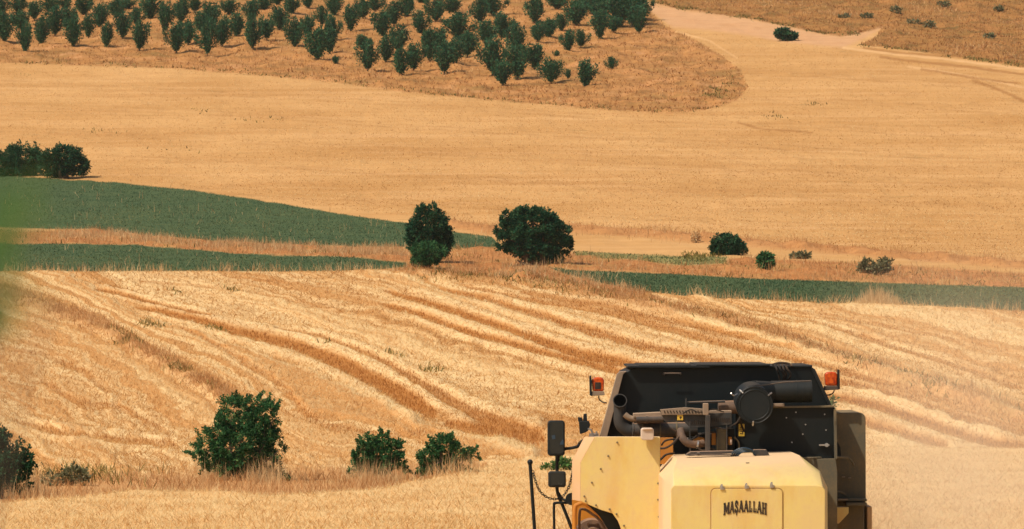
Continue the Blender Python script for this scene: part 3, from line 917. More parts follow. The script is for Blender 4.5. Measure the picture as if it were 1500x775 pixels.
bush('shrub', 'dull green rounded shrub at the foot of the round dark tree', 'shrub',
     [(627, 370, 31, 17), (622, 382, 24, 10)], (626, 393), M['leaf'], 9000, .12, shoots=0, stem_r=.06, crown='foliage', trunk='stem')
bush('tree', 'big broad dark tree, the largest between the green strips', 'tree',
     [(782, 333, 45, 32), (750, 342, 29, 28), (812, 346, 28, 32), (775, 362, 45, 22), (742, 318, 16, 14), (800, 372, 36, 16), (832, 358, 12, 14), (775, 310, 30, 10)], (785, 388), M['leaf_dark'], 34000, .16, shoots=0, stem_r=.2, ragged=1.5, stems=7)
bush('tree', 'dark domed bush at the left edge above the green field, left half of the pair', 'tree',
     [(32, 234, 38, 27), (0, 240, 32, 20), (40, 246, 34, 14)], (28, 257), M['leaf_dark'], 13000, .21, shoots=0, stem_r=.2)
bush('tree', 'dark domed bush above the green field, right half of the pair', 'tree',
     [(92, 234, 36, 25), (112, 244, 24, 17), (78, 245, 28, 16)], (95, 261), M['leaf_dark'], 13000, .21, shoots=0, stem_r=.2)
bush('shrub', 'dark dome shaped shrub on the bank right of the biggest tree', 'shrub',
     [(1064, 358, 26, 17), (1082, 364, 17, 10), (1052, 364, 15, 10)], (1068, 374), M['leaf_dark'], 9000, .15, shoots=0, stem_r=.07, crown='foliage', trunk='stem')
bush('shrub', 'little dark round shrub just right of the dark dome shaped shrub', 'shrub',
     [(1122, 383, 13, 12), (1120, 378, 8, 9)], (1123, 395), M['leaf'], 1300, .2, shoots=0, stem_r=.04, crown='foliage', trunk='stem')
bush('shrub', 'flat green weed patch on the pale strip behind the little round shrub', 'shrub',
     [(1172, 375, 16, 3.5)], (1172, 379), M['leaf_grey'], 500, .2, stem_r=.02, crown='foliage', trunk='stem')
bush('shrub', 'grey green ragged shrub on the brown bank at the right', 'shrub',
     [(1270, 392, 15, 9), (1294, 389, 13, 11), (1282, 395, 24, 6)], (1281, 401), M['leaf_grey'], 1500, .2, stem_r=.03, crown='foliage', trunk='stem')
bush('shrub', 'small tan dead shrub on the bank left of the dark dome shaped shrub', 'shrub',
     [(1019, 348, 6, 6)], (1019, 355), M['pale_grass'], 150, .2, stem_r=.03, crown='foliage', trunk='stem')
bush('shrub', 'lone black green shrub beside the pale track at the top', 'shrub',
     [(1147, 49, 13, 8), (1159, 53, 9, 7)], (1152, 60), M['leaf_dark'], 1800, .35, shoots=0, stem_r=.1, crown='foliage', trunk='stem')

# pale clump of tall grass in front of the right green strip
def tuft(name, label, cx, cy, wpx, hpx, n, mat):
    g = ground([cx], [cy])[0]; s = g[1] / F
    root = np.array(g)
    px_ = np.stack([rng.normal(0, wpx * .26 * s, n), rng.normal(0, .8, n), np.zeros(n)], -1)
    h = np.exp(-(px_[:, 0] / (wpx * .4 * s)) ** 2) * hpx * s * rng.uniform(.25, 1.15, n) * (.75 + .8 * fbm(px_[:, 0] * 2.2, px_[:, 1], 3, 2) + .25)
    ln = rng.normal(.12, .35, n)
    tip = px_ + np.stack([np.sin(ln) * h, rng.normal(0, .1, n), np.cos(ln) * h], -1)
    w_ = np.array([.022, 0, 0])
    V = np.stack([px_ - w_, px_ + w_, tip], 1).reshape(-1, 3)
    o = np_mesh(name, V, np.arange(n * 3), 3, mat, rng.uniform(0, 1, n)); o.location = tuple(root)
    return tag(o, label, 'grass', kind='stuff')


tuft('grass_tuft', 'wide pale tuft of tall dry grass against the right green strip', 1285, 448, 84, 30, 800, M['pale_grass'])

# scrub bumps on the upper right hill
scr = [(1313, 16, 9, 3.5), (1270, 25, 10, 3), (1237, 25, 9, 2.2), (1340, 34, 12, 3), (1362, 37, 10, 3), (1464, 14, 5, 3.5), (1382, 7, 11, 2.2), (1450, 54, 10, 2.4)]
hill_words = ['tallest, standing just right of centre on the scrub hill', 'low wide one left of the tallest', 'leftmost of the cluster on the middle of the hill', 'flat one below the tallest', 'flat one at the lower right of the tallest',
              'small upright one high at the right', 'wide one along the top edge', 'flat one low on the right side']
for (cx, cy, rx, ry), wd in zip(scr, hill_words):
    bush('scrub_bush', 'olive scrub bush, ' + wd, 'shrub', [(cx, cy - ry * .3, rx, ry)], (cx, cy + ry), M['leaf_grey'], 260, .3, group='scrub bushes on the dry hill', stem_r=.04, stems=2, crown='foliage', trunk='stem', ragged=.3)

# orchard
def orchard_proto(i):
    """vase shaped young fruit tree, 1 m wide and 1 m tall; returns (crown mesh, trunk mesh)"""
    C = []; Rr = []; O = []; paths = [([(0, 0, -.08), (0, 0, .1), (.005, 0, .17)], [.03, .025, .022])]
    nb = 9 + i % 3
    for b in range(nb):
        a = 2 * math.pi * (b + random.random() * .7) / nb
        sp = random.uniform(.16, .46) if b % 3 else random.uniform(.0, .15)
        hgt_ = random.uniform(.70, .98) * (1 - .25 * sp)
        tip = Vector((math.cos(a) * sp, math.sin(a) * sp, hgt_))
        st0 = Vector((0, 0, .07)); mid = st0.lerp(tip, .5) + Vector((math.cos(a), math.sin(a), 0)) * sp * .32
        paths.append(([st0, mid, tip], [.014, .009, .004]))
        for k in range(11):
            f = .02 + .98 * k / 10
            p_ = (st0.lerp(mid, f * 2) if f < .5 else mid.lerp(tip, f * 2 - 1))
            C.append(p_ + Vector(rng.normal(0, .025, 3))); Rr.append(.05 + .10 * math.sin(min(f * 1.1, 1) * math.pi * .85) * random.uniform(.7, 1.2)); O.append((math.cos(a) * .4, math.sin(a) * .4, .9))
    C = np.array(C); Rr = np.array(Rr); O = np.array(O)
    o = leaf_cloud('crown', C, Rr, 2600, .075, M['leaf_orchard'], None, O, upright=.5, flat=.5)
    V, Fc = tube_mesh(paths, 5)
    tr = mesh_obj('trunk', V, Fc, M['bark'], None, True)
    return o, tr


TL = [(20, 75, 185, 60), (110, 120, 228, 70), (180, 100, 195, 70), (80, 0, 55, 60), (90, 55, 130, 60), (240, 55, 155, 80), (320, 95, 205, 70), (385, 80, 165, 45), (465, 120, 207, 45), (535, 75, 170, 50),
      (610, 105, 218, 75), (595, 50, 110, 45), (655, 0, 85, 65), (720, 30, 135, 70), (790, 15, 100, 55), (770, 125, 230, 70), (820, 100, 195, 60), (905, 115, 240, 75), (970, 100, 200, 60), (920, 30, 120, 80),
      (880, 70, 140, 60), (850, 0, 50, 70), (435, 30, 120, 70), (365, 0, 65, 65), (220, 0, 55, 60), (150, 20, 85, 55), (285, 0, 40, 50), (510, 10, 80, 60), (555, 0, 40, 60), (300, 50, 120, 60), (1000, 10, 65, 70),
      (1035, 75, 160, 60), (1100, 20, 100, 70), (1105, 100, 215, 75), (1165, 95, 170, 55), (1220, 50, 130, 60), (1150, 0, 45, 60), (1210, -20, 22, 50), (1270, 0, 60, 60), (1285, 105, 210, 60), (1340, 80, 160, 50),
      (1405, 45, 110, 40), (1385, 145, 262, 95), (1440, 140, 232, 70), (1450, 90, 180, 60), (1460, 0, 70, 50), (1345, -10, 35, 40), (5, 10, 70, 50), (1465, 250, 285, 22)]
TR = [(40, 40, 135, 70), (95, 10, 80, 60), (150, 0, 50, 60), (180, 60, 160, 85), (230, 30, 110, 60), (285, 0, 70, 70), (350, -20, 18, 50), (95, 165, 215, 55), (115, 205, 308, 75), (195, 170, 270, 75), (250, 135, 225, 80),
      (260, 230, 330, 60), (315, 210, 305, 65), (345, 70, 150, 60), (410, 15, 95, 65), (485, 0, 60, 90), (510, 80, 170, 110), (385, 150, 265, 80), (430, 140, 220, 60), (450, 210, 320, 85), (495, 190, 285, 60),
      (550, 150, 245, 85), (605, 20, 100, 70), (660, 0, 65, 90), (635, 110, 195, 90), (705, 80, 165, 90), (660, 195, 320, 105), (705, 275, 372, 80), (760, 130, 230, 80), (770, 215, 345, 90), (845, 210, 300, 90),
      (845, 5, 100, 80), (860, 115, 185, 50), (905, 90, 165, 55), (960, 75, 135, 45), (915, 275, 362, 90), (1068, 282, 380, 85), (990, 150, 225, 50), (1045, 145, 205, 45), (1025, 20, 110, 90), (945, -10, 40, 90),
      (1050, 0, 40, 80), (1130, 0, 100, 100), (1130, 70, 170, 70), (1210, 0, 120, 110), (1190, 80, 140, 50), (1270, 0, 110, 100), (1310, 0, 90, 70), (1298, 50, 142, 80), (1095, -10, 60, 80), (1235, -20, 60, 100), (1160, -30, 40, 100),
      (1180, 260, 305, 35), (940, 225, 250, 20), (990, 310, 345, 25)]
SPECIAL = {
    ('L', 1): 'orchard tree second from left along the lower edge of the orchard', ('L', 6): 'slim stemmed orchard tree on the lower edge, alone between two gaps at left',
    ('L', 8): 'narrow small orchard tree fourth along the lower orchard edge', ('L', 10): 'pointed base orchard tree in the middle of the lower left orchard edge',
    ('L', 15): 'round orchard tree on the lower edge right of the pointed base one', ('L', 17): 'wide lower edge orchard tree in a tight cluster at left centre',
    ('L', 33): 'dark orchard tree on the lower edge below a crowded row, left centre', ('L', 39): 'upright narrow orchard tree left of the big leaning one on the edge',
    ('L', 42): 'big leaning orchard tree widest on the lower left edge', ('L', 48): 'tiny dark sapling right of the big leaning orchard tree',
    ('R', 8): 'tall orchard tree at the lower edge with a smaller one touching its top', ('R', 11): 'narrow orchard tree lowest of the lower edge in the middle', ('R', 12): 'orchard tree right beside the narrow lowest middle one',
    ('R', 19): 'broad orchard tree at the lower edge overlapping a slimmer one at right', ('R', 27): 'orchard tree with bare thin stem, third from the right end of the lower edge',
    ('R', 29): 'tall broad orchard tree behind the third from the right end', ('R', 35): 'flat topped orchard tree second from the right end of the lower edge', ('R', 36): 'lone round orchard tree at the lower right end of the orchard',
    ('R', 37): 'small thin orchard tree in the open right part, left of a smaller one', ('R', 38): 'small thin orchard tree in the open right part, right one of two',
    ('R', 52): 'pale sapling alone on the open slope right of the orchard', ('R', 53): 'tiniest green sapling near the two small thin trees', ('R', 54): 'knee high sapling between the last two lower edge trees',
    ('R', 48): 'orchard tree with a visible stem at the lower right of the dense dark clump',
}
protos = [orchard_proto(i) for i in range(6)]
used = set()
ti_ = 0
for side, lst, ox in (('L', TL, 0), ('R', TR, 500)):
    for i, (cx, top, bot, wd) in enumerate(lst):
        px_, pb, ptop = cx / 2.98 + ox, bot / 2.98, top / 2.98
        g = ground([px_], [pb])[0]; s = g[1] / F
        H = max((pb - ptop) * s, .3) * 1.30; W = wd / 2.98 * s * (1.95 if wd <= 65 else 1.62)
        pr = ti_ % 6
        root = empty('orchard_tree', tuple(g))
        root.rotation_euler = (0, 0, random.uniform(0, 6.28))
        root.scale = (W, W, H)
        if (side, i) in SPECIAL:
            lab = SPECIAL[(side, i)]
        elif side == 'R' and 1090 <= cx <= 1312 and top < 90:
            lab = 'dark orchard tree merged in the dense clump at the top right end of the orchard'
        elif side == 'L' and cx < 780:
            lab = 'dark green young orchard tree in the crowded rows at the far left'
        elif side == 'L':
            lab = 'dark green young orchard tree in the crowded rows left of centre'
        elif cx < 480:
            lab = 'dark green young orchard tree in the wider spaced rows at centre'
        else:
            lab = 'dark green young orchard tree in the loose rows between centre and the dense clump'
        tag(root, lab, 'tree', 'young trees in the hillside orchard')
        if pr in used:
            c_ = protos[pr][0].copy(); COL.objects.link(c_); t_ = protos[pr][1].copy(); COL.objects.link(t_)
        else:
            c_, t_ = protos[pr]; used.add(pr)
        c_.parent = root; t_.parent = root
        ti_ += 1

# ------------------------------------------------------------------ the combine harvester
YEL, DUST = A(238, 192, 92), A(226, 182, 132)
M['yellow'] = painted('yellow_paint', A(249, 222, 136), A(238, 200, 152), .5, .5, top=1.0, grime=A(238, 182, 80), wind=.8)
M['yellow_side'] = painted('yellow_paint_dusty', A(230, 184, 128), A(232, 190, 150), .7, .9)
M['orange'] = painted('orange_yellow_paint', A(214, 140, 40), A(190, 120, 60), .5, .5)
M['black'] = painted('black_paint', (.0055, .0095, .0105, 1), A(120, 100, 76), .45, .05, fine=30, top=.35, spec=.25)
M['black_matt'] = painted('black_plastic', (.008, .0115, .012, 1), A(120, 102, 80), .6, .08, top=.25, spec=.25)
M['grey'] = painted('grey_steel', (.028, .03, .029, 1), A(165, 130, 100), .55, .25, top=.9)
M['dusty'] = painted('dust_caked_steel', (.105, .092, .060, 1), A(160, 134, 94), .85, .6, fine=40)
M['dustpipe'] = painted('dusty_rusty_pipe', (.10, .066, .046, 1), A(188, 145, 110), .8, .5)
M['pale_metal'] = painted('pale_dusty_metal', A(150, 130, 108), A(205, 170, 136), .6, .4)
M['silver'] = painted('silver_metal', (.45, .43, .40, 1), A(190, 150, 110), .35, .2, metal=.8)
M['rubber'] = painted('rubber', (.014, .013, .012, 1), A(150, 115, 80), .85, .35)
M['hose_blue'] = painted('blue_hose', (.016, .045, .075, 1), A(150, 120, 90), .5, .1, top=.2)
M['white_cap'] = painted('white_plastic', A(222, 200, 178), A(222, 180, 140), .5, .3)
M['sticker'] = painted('sticker_yellow', A(240, 196, 70), A(222, 180, 120), .5, .1)
M['exhaust'] = painted('sooty_steel', (.028, .027, .025, 1), A(110, 95, 78), .7, .2, top=.1)
M['bore_dark'] = painted('painted_bore_dark', (.002, .002, .002, 1), (.002, .002, .002, 1), .95, 0, spec=0.0, top=0.0)
M['ink'] = painted('ink_black', (.014, .011, .008, 1), A(190, 140, 80), .7, .18, fine=45)
M['glass'] = painted('mirror_glass', (.012, .017, .018, 1), A(90, 90, 80), .22, .10, spec=.5)
M['seam'] = painted('seam_dirt', A(176, 120, 52), A(150, 105, 60), .9, .3)
t = NT('amber_lens')
g_ = t.new('ShaderNodeNewGeometry')
t.bsdf(t.mix(t.ramp(t.noise(g_.outputs['Position'], 26, 2, .5), .35, .65), A(196, 58, 16), A(240, 104, 30)), .18, .5)
M['amber'] = t.m

CX, CY = 1046.0, 45.0
_cx = float(ray_dirs(CX, 600)[0]) * CY
ROOT = Vector((_cx, CY, float(zbase(_cx, CY))))
combine = empty('combine_harvester', tuple(ROOT))
tag(combine, 'dusty yellow and black combine harvester seen from behind in the stubble field', 'combine harvester')


def L(px, py, Y):
    return at(px, py, Y) - ROOT


class MB:
    def __init__(s):
        s.V = []; s.F = []

    def add(s, V, Fc):
        b = len(s.V); s.V += [Vector(v) for v in V]; s.F += [tuple(b + i for i in f) for f in Fc]; return s

    def prism(s, poly, Y0, Y1, Yp=None):
        a = [L(x, y, Yp or Y0) for x, y in poly]; n = len(a)
        f = [Vector((p.x, Y0 - ROOT.y, p.z)) for p in a]; k = [Vector((p.x, Y1 - ROOT.y, p.z)) for p in a]
        return s.add(f + k, [tuple(range(n)), tuple(reversed(range(n, 2 * n)))] + [(i, (i + 1) % n, n + (i + 1) % n, n + i) for i in range(n)])

    def rect(s, x0, y0, x1, y1, Y0, Y1):
        return s.prism([(x0, y0), (x1, y0), (x1, y1), (x0, y1)], Y0, Y1)

    def tube(s, pts, r, seg=8):
        V, Fc = tube_mesh([(pts, r)], seg); return s.add(V, Fc)

    def ptube(s, pts, rpx, seg=8, sm=True):
        P = [L(*p) for p in pts]
        if sm and len(P) > 2: P = spline(P)
        return s.tube(P, rpx * pts[0][2] / F, seg)

    def cyl(s, a, b, ra, rb=None, seg=24):
        return s.tube([a, b], [ra, rb if rb is not None else ra], seg)

    def build(s, name, mat, parent, bevel=0.0, angle=35, seg=2, label=None):
        bm = bmesh.new()
        vs_ = [bm.verts.new(v) for v in s.V]
        for f in s.F:
            try: bm.faces.new([vs_[i] for i in f])
            except ValueError: pass
        bmesh.ops.recalc_face_normals(bm, faces=bm.faces)
        me = bpy.data.meshes.new(name); bm.to_mesh(me); bm.free()
        o = link_mesh(name, me, mat, parent, True)
        me.set_sharp_from_angle(angle=R(angle))
        if bevel:
            m = o.modifiers.new('bevel', 'BEVEL'); m.width = bevel; m.segments = seg; m.limit_method = 'ANGLE'; m.angle_limit = R(40)
            m.harden_normals = True
        if label: o['label'] = label
        return o


def spline(P, n=6):
    out = []
    Q = [P[0] * 2 - P[1]] + list(P) + [P[-1] * 2 - P[-2]]
    for i in range(1, len(Q) - 2):
        for k in range(n):
            t_ = k / n
            a, b, c_, d = Q[i - 1], Q[i], Q[i + 1], Q[i + 2]
            out.append(.5 * ((2 * b) + (-a + c_) * t_ + (2 * a - 5 * b + 4 * c_ - d) * t_ ** 2 + (-a + 3 * b - 3 * c_ + d) * t_ ** 3))
    out.append(P[-1])
    return out


def rrect(x0, y0, x1, y1, r, n=5):
    o_ = []
    for cx, cy, a0 in ((x1 - r, y0 + r, -90), (x1 - r, y1 - r, 0), (x0 + r, y1 - r, 90), (x0 + r, y0 + r, 180)):
        for k in range(n + 1):
            a = R(a0 + 90 * k / n); o_.append((cx + r * math.cos(a), cy + r * math.sin(a)))
    return o_


# --- straw hood with chamfered top
H = MB()
r0 = [(982, 960), (982, 716), (987, 711), (1196, 711), (1205, 712.5), (1209, 718), (1209, 960)]
r1 = [(975, 960), (975, 706), (986, 688), (1186, 686), (1201, 694), (1210, 714), (1211, 960)]
r2 = [(968, 960), (968, 698), (991, 672), (1171, 667), (1201, 690), (1212, 714), (1213, 960)]
rings = [[L(x, y, 42.0) for x, y in r0], [L(x, y, 42.2) for x, y in r1], [L(x, y, 42.55) for x, y in r2]]
rings.append([Vector((p.x, 44.0 - ROOT.y, p.z - .01)) for p in rings[2]])
V = [v for r_ in rings for v in r_]
Fh = [tuple(range(7))] + [(k * 7 + i, k * 7 + (i + 1) % 7, (k + 1) * 7 + (i + 1) % 7, (k + 1) * 7 + i) for k in range(3) for i in range(7)] + [tuple(reversed(range(21, 28)))]
hood = H.add(V, Fh).build('straw_hood', M['yellow'], combine, bevel=.012)
# door in the hood, with seam, catches and the lettering
o = MB().prism(rrect(1042, 716, 1146, 830, 7), 41.992, 42.02).build('hood_door', M['yellow'], combine, bevel=.004)
door = o
o = MB()
for q_ in (rrect(1041, 715, 1147, 832, 7.5),):
    P = [L(x, y, 41.997) for x, y in q_]
    o.tube(P + [P[0]], .0026, 5)
o.build('seam', M['seam'], door)
for x, y in ((1058, 716), (1094, 714.5), (1131, 713)):
    o = MB().prism([(x - 3, y - 4), (x - 1.5, y - 7), (x + .5, y - 7), (x + 1, y - 3), (x + 3.5, y - 1), (x + 3, y + 1.5), (x - 3, y + 1.5)], 41.978, 41.99)
    o.cyl(L(x, y - 3, 41.966), L(x, y - 3, 41.99), .009, .009, 8)
    o.build('catch', M['silver'], door, bevel=.002)


def strokes(ch):
    v = lambda x: [((x, 0), (x, 1)), ((x - .17, .04), (x + .17, .04)), ((x - .17, .96), (x + .17, .96))]
    if ch == 'M': return [(.1, 0, .1, 1, .16), (.9, 0, .9, 1, .2), (.14, .97, .5, .22, .2), (.86, .97, .5, .22, .13), (-.06, .05, .26, .05, .1), (.7, .05, 1.08, .05, .1), (-.04, .95, .14, .95, .1), (.86, .95, 1.06, .95, .1)]
    if ch == 'A': return [(.5, 1, .1, 0, .13), (.5, 1, .9, 0, .24), (.24, .34, .76, .34, .1), (-.06, .05, .26, .05, .1), (.72, .05, 1.08, .05, .1), (.34, .97, .62, .97, .08)]
    if ch == 'L': return [(.28, 0, .28, 1, .24), (.08, .05, .88, .05, .1), (.08, .95, .5, .95, .1), (.85, .0, .85, .34, .12)]
    if ch == 'H': return [(.2, 0, .2, 1, .22), (.8, 0, .8, 1, .22), (.2, .52, .8, .52, .11), (0, .05, .4, .05, .1), (0, .95, .4, .95, .1), (.6, .05, 1, .05, .1), (.6, .95, 1, .95, .1)]
    pts = [(.84, .74), (.78, .9), (.5, .97), (.2, .88), (.18, .68), (.4, .56), (.66, .44), (.84, .3), (.78, .1), (.5, .03), (.2, .1), (.14, .28)]
    s_ = [(a[0], a[1], b[0], b[1], .19) for a, b in zip(pts, pts[1:])]
    return s_ + [(.84, .66, .84, .96, .1), (.14, .04, .14, .34, .1), (.5, 0, .56, -.12, .12), (.56, -.12, .42, -.24, .12)]


let = MB()
WORD = 'MASAALLAH'
wid = [1.18, 1, .86, 1, 1, .84, .84, 1, 1.05]; tot = sum(wid)
xx = 0
for ch, wd in zip(WORD, wid):
    for (x0, y0, x1, y1, th) in strokes(ch):
        d = Vector((x1 - x0, y1 - y0)); n_ = Vector((-d.y, d.x)).normalized() * th * .78
        e = d.normalized() * (.03)
        quad = [(x0 - e.x + n_.x, y0 - e.y + n_.y), (x1 + e.x + n_.x, y1 + e.y + n_.y), (x1 + e.x - n_.x, y1 + e.y - n_.y), (x0 - e.x - n_.x, y0 - e.y - n_.y)]
        P = []
        for (x, y) in quad:
            u = (xx + .06 + x * (wd - .14)) / tot
            a = 1 - (2 * u - 1) ** 2                      # arched: the middle stands higher and is shorter
            py = (754.5 - 5.0 * a) + (737.5 - 754.5 + 1.5 * a) * y
            P.append((1060 + u * 63.5, py))
        let.prism(P, 41.986 + .0004 * random.random(), 41.991)
    xx += wd
let.build('lettering', M['ink'], door)

# --- left engine side panel
PL = MB()
front = [(850, 734), (850, 678), (871, 640), (967, 640), (967, 960), (925, 960), (914, 800), (910, 775), (905, 763), (897, 752), (880, 747), (866, 741)]
PL.prism(front, 43.2, 43.34)
panel = PL.build('side_panel', M['yellow'], combine, bevel=.006)
e_ = [L(850, 734, 43.2), L(850, 678, 43.2), L(871, 640, 43.2), L(856, 640, 43.42), L(838, 675, 43.42), L(838, 732, 43.42)]
e2 = [v + Vector((.004, .05, 0)) for v in e_]
MB().add(e_ + e2, [(0, 1, 4, 5), (1, 2, 3, 4), (6, 7, 10, 11), (7, 8, 9, 10), (0, 1, 7, 6), (1, 2, 8, 7), (2, 3, 9, 8), (3, 4, 10, 9), (4, 5, 11, 10), (5, 0, 6, 11)]).build('panel_edge', M['yellow_side'], combine)
for x, y in ((904, 648), (891, 668), (880, 687), (867, 707), (856, 727), (858, 734), (873, 740), (893, 746), (903, 753), (914, 770), (964, 708), (964, 732), (965, 757)):
    MB().cyl(L(x, y, 43.185), L(x, y, 43.205), .009, .012, 8).build('rivet', M['dusty'], panel)
MB().prism(rrect(939, 627, 958, 645, 4), 43.0, 43.16).rect(941, 627, 956, 630, 42.98, 43.02).build('filler_cap', M['white_cap'], combine, bevel=.02, seg=3)

# --- wheel arch under the panel
MB().prism([(838, 728), (870, 738), (912, 760), (925, 960), (838, 960)], 44.0, 44.06).build('arch_plate', M['orange'], combine)
MB().prism([(860, 739), (880, 746), (897, 751), (906, 762), (913, 790), (915, 830), (900, 830), (893, 780), (878, 756)], 43.45, 43.5).build('arch_wedge', M['black'], combine, bevel=.004)  # black wedge along the upper edge of the arch opening
MB().ptube([(842, 800, 43.6), (842, 748, 43.6), (847, 739, 43.6), (857, 738, 43.6), (872, 749, 43.6), (888, 766, 43.6), (900, 790, 43.6)], 3.2, 10).build('arch_rim', M['orange'], combine)
MB().ptube([(849, 800, 43.66), (849, 752, 43.66), (855, 746, 43.66), (866, 752, 43.66), (880, 764, 43.66), (892, 788, 43.66)], 2.0, 8).build('arch_rib', M['dustpipe'], combine)
hb = MB(); c0 = L(868, 788, 43.75)
hb.cyl(c0, c0 + Vector((0, .3, 0)), .20, .21, 32)
hb.cyl(c0 - Vector((0, .10, 0)), c0, .115, .125, 28)
for k in range(10):
    a = 2 * math.pi * k / 10; p_ = c0 + Vector((math.cos(a) * .16, 0, math.sin(a) * .16)); hb.cyl(p_ - Vector((0, .02, 0)), p_, .016, .016, 8)
hb.build('drive_pulley', M['dustpipe'], combine, bevel=.004)

# --- grain tank
tk = MB()
TANK = [(884, 700), (888, 642), (913, 547), (919, 544), (930, 538), (1026, 535.5), (1128, 535.5), (1188, 538), (1193, 542), (1222, 606), (1223, 700)]
tk.prism(TANK, 44.8, 46.6)
tank = tk.build('grain_tank', M['black'], combine, bevel=.01)
ed = MB().prism([(878, 641), (904, 548), (908, 544.5), (918, 544), (913, 548), (889, 641)], 44.66, 44.84)
ed.build('tank_edge', M['pale_metal'], tank, bevel=.004)
MB().prism([(1189, 538), (1194, 541), (1224, 606), (1220, 606), (1190, 543)], 44.70, 44.80).build('tank_edge', M['black_matt'], tank, bevel=.004)
cv = MB()
for x0, x1, y0, y1, d in ((920, 1040, 535, 539, 0), (936, 1012, 534, 536.5, .05), (1020, 1128, 533.5, 536.5, .0), (1060, 1190, 535.5, 538.5, .06), (1145, 1190, 534.8, 537, .1)):
    cv.prism([(x0, y0 + random.uniform(.3, 1)), (x1, y0), (x1, y1), (x0, y1)], 44.72 + d, 46.5 - d)
cv.build('tank_cover', M['black_matt'], tank, bevel=.006)
hd = MB().ptube([(973, 549, 44.79), (973, 547, 44.7), (997, 547, 44.7), (997, 549, 44.79)], 1.1, 6, False)
hd.rect(971, 546, 975, 549, 44.77, 44.8).rect(995, 546, 999, 549, 44.77, 44.8).build('handle', M['grey'], tank)
st_ = MB()
for k in range(4):
    x = 1135 + k * 5.2
    st_.ptube([(x, 534, 44.72), (x + 3, 541, 44.66 + .02 * (k % 2)), (x + 6 + 2 * (k % 2), 549, 44.7), (x + 8 - 2 * k, 559, 44.74)], 1.5, 6)
st_.ptube([(1132, 534, 44.9), (1142, 531.5, 44.8), (1156, 533, 44.8), (1160, 537, 44.72)], 1.8, 6)
st_.build('strap', M['rubber'], tank)
# black engine bay wall on the right, its dusty top edge and odds and ends
BB = MB().prism([(1078, 602), (1130, 597.5), (1222, 596), (1224.5, 604), (1224.5, 720), (1078, 720)], 44.25, 44.76)
bay = BB.build('bay_wall', M['black'], combine, bevel=.008)
MB().prism([(1130, 595.5), (1222, 594), (1222, 596.6), (1130, 598)], 44.2, 44.3).build('ledge', M['dusty'], bay)
MB().rect(1133, 591.5, 1149, 595.5, 44.0, 44.2).build('tab', M['pale_metal'], bay, bevel=.004)
ht = MB().rect(1200, 651, 1215, 653.2, 44.2, 44.24).cyl(L(1211, 652, 44.18), L(1211, 652, 44.26), .022, .022, 10)
ht.build('latch', M['silver'], bay, bevel=.002)
MB().prism([(1222, 600), (1225, 600), (1226.5, 672), (1223, 672)], 44.15, 44.26).build('corner_strip', M['dusty'], bay)
for x, y in ((1152, 612), (1180, 622), (1176, 636), (1160, 648), (1208, 607), (1210, 630), (1166, 604)):
    MB().cyl(L(x, y, 44.235), L(x, y, 44.252), .008, .008, 8).build('bolt', M['silver'], bay)
# dusty side guard with rail, step and brackets
G = MB().prism([(1221, 607), (1224, 605)] + rrect(1190, 604.5, 1268, 760, 9)[0:6] + [(1268.5, 735), (1266, 736), (1266, 960), (1212, 960), (1212, 690), (1221, 690)], 45.0, 46.2)
guard = G.build('side_guard', M['dusty'], combine, bevel=.02, seg=3)
MB().prism([(1222, 640), (1226, 646), (1231, 655), (1232, 668), (1224, 671)], 44.93, 45.02).build('guard_bracket', M['black'], guard)
MB().prism([(1170, 673), (1224, 672), (1226.5, 690), (1226.5, 820), (1170, 820)], 44.17, 44.25).build('lower_panel', M['dusty'], bay, bevel=.004)
MB().ptube([(1150, 672, 44.15), (1190, 671, 44.14), (1236, 670, 44.7), (1246, 673.5, 44.8), (1251, 682, 44.85)], 1.7, 8).build('rail', M['dusty'], combine)
MB().ptube([(1212, 721, 44.6), (1228, 720, 44.8), (1238, 724, 44.9), (1244, 732, 44.95)], 1.5, 8).build('pipe', M['dusty'], combine)
MB().rect(1226, 731, 1270, 734.5, 44.8, 45.0).rect(1240, 736.5, 1270, 741, 44.75, 45.0).build('step', M['dusty'], combine, bevel=.004)
MB().prism([(1214, 743), (1243, 743), (1243, 752), (1229, 767), (1214, 767)], 44.7, 44.9).build('bracket', M['yellow'], combine, bevel=.004, label='dusty yellow bracket')
MB().prism([(1270, 742), (1277.5, 742), (1277.5, 960), (1270, 960)], 45.4, 46.4).build('fender', M['yellow_side'], combine, bevel=.01)
MB().rect(1234, 698, 1238, 699.5, 44.96, 45.0).rect(1243, 699.5, 1247, 701, 44.96, 45.0).rect(1228, 731, 1242, 733, 44.78, 44.8).build('scratch_plate', M['pale_metal'], guard)

# --- exhaust, silencer, heat shields
ex = MB()
ex.ptube([(908, 587, 44.35), (908, 605, 44.35), (908, 616, 44.35), (911, 624, 44.35), (919, 630, 44.35), (932, 632, 44.35)], 9.2, 18)
exo = ex.build('exhaust_pipe', M['exhaust'], combine)
pe = L(908, 588, 44.30); ri = 9.2 * 44.35 / F
axis_ = Vector((0, -.93, .36)).normalized(); sd_ = Vector((1, 0, 0)); ud_ = axis_.cross(sd_)
MB().cyl(pe - axis_ * .06, pe + axis_ * .03, ri * 1.0, ri * 1.12, 24).build('pipe_mouth', M['exhaust'], exo)
MB().cyl(pe + axis_ * .0302, pe + axis_ * .0312, ri * .98, ri * .98, 24).build('bore_dark_disc', M['bore_dark'], exo)  # flat black disc on the closed end, painting the dark of a hollow pipe
MB().ptube([(915, 607, 44.2), (920, 611, 44.2), (926, 613.5, 44.2), (936, 614, 44.2)], 4.4, 14).build('elbow', M['pale_metal'], combine)
s1 = MB().cyl(L(928, 630, 44.2), L(1022, 628.5, 44.2), 10.5 * 44.2 / F, None, 28)
s1.cyl(L(926, 630, 44.2), L(929, 630, 44.2), 11.3 * 44.2 / F, None, 28)
s1.build('silencer', M['grey'], combine, bevel=.006)
